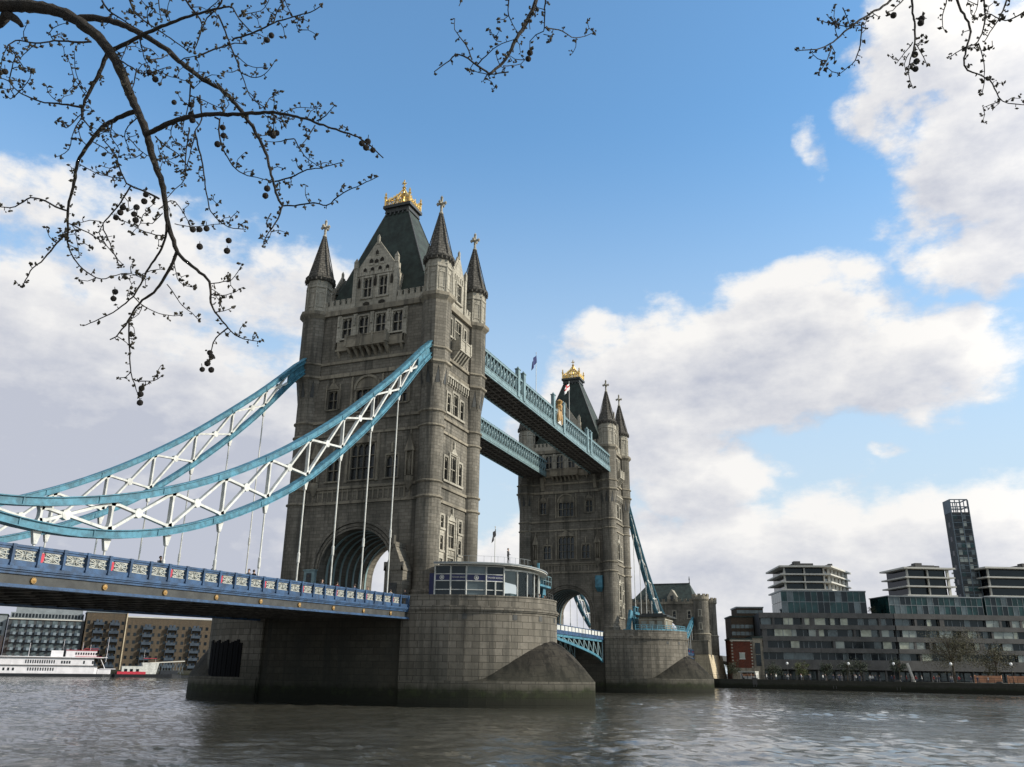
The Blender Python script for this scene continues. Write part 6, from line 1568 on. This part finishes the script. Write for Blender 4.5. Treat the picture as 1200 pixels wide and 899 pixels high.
    twigs=dict(
    A=[([(153,218),(138,242),(121,262),(125,276),(133,296),(140,312)],1.1),([(187,233),(170,224),(153,218),(145,209),(136,184),(128,172),(120,162)],1.3),
       ([(79,273),(67,285),(48,307),(38,314),(26,336)],1.2),([(79,273),(80,289),(89,307),(102,319),(119,327),(147,320),(167,326)],1.0),([(77,247),(65,242),(53,236),(36,232),(18,242),(0,243),(-12,240)],1.2),
       ([(80,262),(93,268),(104,273),(124,287),(144,311)],.9),([(98,127),(85,124),(72,122),(47,119),(22,108),(10,95),(0,92)],1.3),([(107,49),(85,49),(63,48),(42,51),(18,47),(10,52),(18,65),(28,80)],1.3),([(42,51),(33,59),(24,68)],.6),
       ([(222,86),(223,112),(215,145),(214,155)],1.1),([(234,112),(236,140),(228,154),(227,163),(216,208)],1.0),([(228,154),(236,187),(239,206),(244,238),(250,252),(268,266),(288,269)],1.1),([(222,150),(218,180),(216,210),(205,222),(196,232)],1.0),
       ([(252,137),(257,140),(257,159),(264,180),(280,201),(301,208),(318,212)],1.1),([(119,0),(127,12),(138,20),(160,33),(168,38)],1.2),([(151,-4),(157,13),(173,27),(200,45),(222,62)],1.2),([(215,-4),(234,23),(236,35),(227,61)],1.3),([(262,-6),(256,8),(243,21),(236,35)],1.3),
       ([(255,17),(266,42),(273,61),(283,86),(290,107),(300,119),(311,126)],1.1),([(185,-5),(189,26)],.9),([(234,65),(257,56),(275,51),(290,51)],1.2),([(273,46),(301,37),(320,27),(343,20),(364,14),(378,6)],1.2),([(331,241),(345,241),(368,238),(383,241),(392,234),(402,226),(424,216),(443,207)],1.0),
       ([(322,213),(340,208),(360,199),(380,196),(402,190)],1.0),([(331,241),(326,256),(318,268),(310,282),(308,290)],1.1),([(267,384),(257,392),(250,402),(245,422)],1.0),([(267,384),(275,392),(286,397),(306,400)],.9),([(151,378),(151.5,397),(153,436),(158,450),(163,466)],1.1),
       ([(153,436),(147,442),(139,443)],.7),([(158,446),(170,447),(180,446),(189,441)],.8),([(156,347),(163,355),(172,361),(192,369),(213,370)],.7),([(196,333),(205,346),(214,358),(225,367),(233,375)],.6),([(203,300),(210,330),(228,337)],.5),([(136,394),(143,398),(152,405)],.6),
       ([(246,333),(262,330),(272,328),(284,310)],.7),([(250,345),(265,346),(285,337)],.6),([(253,366),(262,365),(274,360)],.5),([(186,245),(205,236),(225,268)],.7),([(205,262),(222,266),(243,264),(262,262)],.6),([(96,138),(104,148),(112,160)],1.0),([(96,133),(86,143),(78,150),(72,148)],.8),
       ([(96,138),(88,150),(84,163),(80,176),(66,184)],.7),([(98,123),(104,118),(88,94),(82,75),(77,66)],.6),([(102,108),(94,98),(88,80),(87,60)],.5),([(72,122),(60,113),(53,99)],.5),([(22,108),(32,97),(38,83)],.6),([(22,108),(12,116),(4,107)],.7),([(10,95),(14,80),(18,62),(10,52)],.8),([(10,52),(4,64),(0,84)],.7),
       ([(63,48),(58,38),(68,30),(78,27)],.6),([(150,50),(143,68),(138,80)],.7),([(133,67),(150,76),(166,86),(180,84),(200,78)],1.0),([(160,80),(157,98),(152,112)],.9),([(163,42),(166,55),(170,70),(176,80)],.9),([(176,70),(190,68),(200,62)],.8),([(178,33),(172,20),(176,4)],.6),([(200,27),(196,12),(200,-4)],.5),
       ([(241,14),(252,4),(262,-4)],.7),([(320,27),(326,12),(334,0),(336,-6)],.8),([(343,20),(337,8),(331,-5)],.7),([(352,17),(348,30),(350,36)],.6),([(280,18),(300,14),(310,10),(316,-3)],.6),([(297,39),(303,40),(310,44)],.5),([(283,86),(300,91),(314,84),(322,72)],.7),([(270,60),(285,72),(296,79),(312,79)],.6),
       ([(290,107),(296,112),(306,127)],.5),([(320,132),(321,145),(320,155)],.8),([(320,132),(322,119),(321,112)],.4),([(333,132),(347,126),(374,127)],.5),([(371,142),(382,135),(392,124)],.8),([(369,147),(361,160),(350,174)],.8),([(404,155),(406,150)],.5),([(345,163),(336,164),(322,167),(313,166)],.8),([(345,163),(353,178),(366,190),(376,196)],.8),
       ([(222,112),(234,116),(248,122),(262,128)],.6),([(180,80),(196,88),(222,96)],.6),([(210,72),(216,68),(228,66),(234,65)],.8),([(250,96),(260,108),(268,122),(262,130)],.6),([(238,93),(226,104),(222,96)],.5),([(203,142),(200,158),(205,166)],.7),([(182,160),(196,172),(210,182),(224,200)],.9),([(185,170),(190,190),(186,200)],.5),
       ([(164,136),(150,148),(146,160),(152,176)],.9),([(150,160),(160,172),(172,182),(186,187)],.7),([(133,141),(130,160),(140,176),(136,190)],.7),([(108,166),(122,174),(134,184)],.8),([(91,191),(100,196),(112,203),(124,206)],.6),([(102,171),(96,165),(92,150)],.6),([(145,209),(132,208),(120,204),(112,198)],.7),
       ([(124,287),(116,272),(121,262),(105,258),(92,262)],.7),([(190,250),(178,262),(165,262),(155,274)],.6),([(194,276),(182,275),(166,270),(152,262),(142,258)],.8),([(318,250),(312,262),(318,272),(312,284)],.8),([(141,226),(150,236),(152,246),(160,243)],.5),([(82,262),(88,270),(93,300)],.5),([(172,319),(182,316),(192,316)],.6),([(172,319),(160,323),(147,321)],.5)],
    B=[([(553,70),(546,53),(533,35),(533,22)],.9),([(596,84),(573,87),(553,83)],.9),([(597,-4),(596,18),(606,37)],.9),([(558,77),(573,62),(588,51),(604,46)],.8),([(639,-5),(638,20),(637,37),(628,41),(621,48),(621,56)],1.0),([(639,32),(659,37),(670,44),(680,44),(696,38)],.9),([(588,49),(582,48),(573,34)],.6),([(590,77),(600,77),(610,75),(615,70)],.6),
       ([(538,7),(541,0),(541,-8)],.5),([(630,-10),(623,15),(615,34)],1.3),([(639,12),(630,9)],.6),([(621,34),(620,25)],.5),([(571,87),(566,96)],.8),([(637,40),(645,42)],.6),([(597,66),(600,71)],.5),([(586,77),(583,70),(581,62)],.7),([(590,77),(591,84)],.7),([(555,75),(550,82)],.6)],
    C=[([(975,54),(969,72),(958,86)],.8),([(1010,26),(1009,47),(1002,70),(990,82),(981,90)],.9),([(997,31),(983,30),(970,19)],.7),([(983,30),(970,27),(958,23)],.7),([(988,9),(996,30)],.7),([(1153,-4),(1154.5,23),(1146,49),(1130,56),(1112,68)],1.1),([(1181,-4),(1172,19),(1153,49)],1.1),([(1204,12),(1179,24.5),(1156,16),(1139,26)],1.0),([(1147,51),(1153,72),(1153,100),(1150,112)],.8),
       ([(1111,-6),(1104,23),(1107,36)],.8),([(1058,0),(1046,12),(1039,14)],.8),([(1070,50),(1060,62),(1051,74)],.7),([(1072,50),(1082,66),(1087,78)],.7),([(1070,60),(1064,80),(1066,94),(1070,104)],.8),([(1072,52),(1080,50),(1086,50)],.6),([(1066,62),(1060,75),(1062,86)],.6),([(1074,22),(1082,18)],.6),([(1151,89),(1158,92)],.5),([(1170,119),(1162,122),(1152,126)],.6),([(1163,48),(1163,55)],.5),([(1137,35),(1128,38)],.6),
       ([(1146,0),(1144,12),(1140,20)],.6),([(1020,14),(1030,20)],.5),([(1009,40),(1015,34)],.5)])
    for cl in 'ABC':
        m=MB(); mb=MB(); 
        def bud(x,y,d,s=1.0):
            n=rg.choice((1,2,2,3))
            for k in range(n):
                p=at(x+rg.uniform(-2.1,2.1)*s,y+rg.uniform(-2.1,2.1)*s,d+rg.uniform(-.02,.02)); r_=rg.uniform(1.0,2.2)*s*d/FPX
                ax=Vector((rg.gauss(0,1),rg.gauss(0,1),rg.gauss(0,1))).normalized(); b1=ax.orthogonal().normalized(); b2=ax.cross(b1)
                q=[p-ax*r_*1.5,p+ax*r_*1.6]+[p+(b1*math.cos(a)+b2*math.sin(a))*r_*rg.uniform(.6,1.1) for a in (0,1.25,2.5,3.77,5.0)]
                mb.add(q,[(0,2+(i+1)%5,2+i) for i in range(5)]+[(1,2+i,2+(i+1)%5) for i in range(5)])
        def sprout(pp,dens,lvl):
            acc=rg.uniform(0,6)
            for i in range(1,len(pp)):
                x0,y0,d0=pp[i-1];x1,y1,d1=pp[i]; L=math.hypot(x1-x0,y1-y0); acc+=L
                if acc>dens:
                    acc=rg.uniform(-2,2)
                    if L<1e-6: continue
                    nx,ny=-(y1-y0)/L,(x1-x0)/L; sd_=rg.choice((-1,1)); h=rg.uniform(1.5,4.5)
                    bx,by=x1+nx*sd_*h,y1+ny*sd_*h; m.tube([at(x1,y1,d1),at(bx,by,d1)],[.5*d1/FPX,.4*d1/FPX],4); bud(bx,by,d1,rg.uniform(.75,1.15))
                    if lvl==0 and rg.random()<.2:
                        LL=rg.uniform(8,24); a=math.atan2(ny*sd_,nx*sd_)+rg.uniform(-.7,.7); q=[(x1,y1),(x1+math.cos(a)*LL*.5,y1+math.sin(a)*LL*.5),(x1+math.cos(a+.3)*LL,y1+math.sin(a+.3)*LL)]
                        p2=curve(q,.65,.35,d1,d1+rg.uniform(-.15,.15),m,wob=.3); sprout(p2,7,1); bud(*p2[-1],1.0)
        for P,r_ in twigs[cl]:
            d0=3.55+rg.uniform(-.35,.35); pp=curve(P,r_*1.12,max(.45,r_*.5),d0,d0+rg.uniform(-.2,.2),m,wob=.5); sprout(pp,5.2,0); bud(*pp[-1],1.0)
        for c,P,r0,r1,dd0,dd1 in limbs:
            if c!=cl or r1>1.9: continue
            n=len(P); k0=int(n*.45)
            for i in range(k0,n-1):
                f=i/(n-1); d=dd0+(dd1-dd0)*f
                sprout([(P[i][0]+(P[i+1][0]-P[i][0])*t/4,P[i][1]+(P[i+1][1]-P[i][1])*t/4,d) for t in range(5)],7,0)
        m.build('twigs','bark',root); o=mb.build('buds','bud_brown',root); o['kind']='stuff'
    balls=[(313,47),(318,41.6),(261,149.5),(262,159),(255,169),(224,123),(224,134),(225.5,141),(437,176),(429,173),(424,168),(431,166),(320,159),(316,156),(324,156),(175,85),(182,93),(6,84),(0,85),(144,243),(141,249),(136,255),(160,243),(157,251),(159,258),(169,236),(171,228),(226,269),(234,269),(242,268),(234,289),(268,282),(266,294),(313,221),(311,229.5),(135,342),(133,350),(246,413.5),(248,418),(243,426),(247.5,433.5),(237,433),(166,455),(164.6,462),(164,472),(621,62),(619,69),(1079,27),(1080,22),(1074,72),(1073,81),(1072,64),(1047,18),(140,204),(204,120)]
    for i,(x,y) in enumerate(balls):
        d=3.45+rg.uniform(-.25,.25); p=at(x,y,d); r_=(3.6 if i not in (41,53,54) else 3.0)*d/FPX*rg.uniform(.93,1.05)
        me=bpy.data.meshes.new('seed_ball'); bm=bmesh.new(); bmesh.ops.create_icosphere(bm,subdivisions=3,radius=r_)
        for v in bm.verts: v.co*=rg.uniform(.93,1.05)
        bm.to_mesh(me); bm.free(); me.materials.append(MATS['seed_brown']); o=bpy.data.objects.new('seed_ball',me); COL.objects.link(o); o.parent=root; o.location=p-base
        if i<53 and i%3!=1:
            m=MB(); m.tube([p,at(x+rg.uniform(-1,1),y-rg.uniform(5,9),d)],[.4*d/FPX,.4*d/FPX],4); m.build('stalk','bark',root)
plane_tree()
# ---------------------------------------------------------------- distant low skyline behind the embankments
rg=random.Random(23)
for i in range(14):
    a=R(rg.uniform(-14,62)); d_=rg.uniform(520,700); x=CP.x+d_*math.cos(a); y=CP.y+d_*math.sin(a); w_=rg.uniform(15,30); h=rg.uniform(3,9)
    m=MB(); m.box(x-w_,x+w_,y-w_,y+w_,GZ,GZ+h+6); m.box(x-w_*.5,x+w_*.5,y-w_*.5,y+w_*.5,GZ+h+6,GZ+h+9)
    tag(m.build('distant_building','concrete_grey'),'plain grey building far behind the river banks','building','distant low buildings')
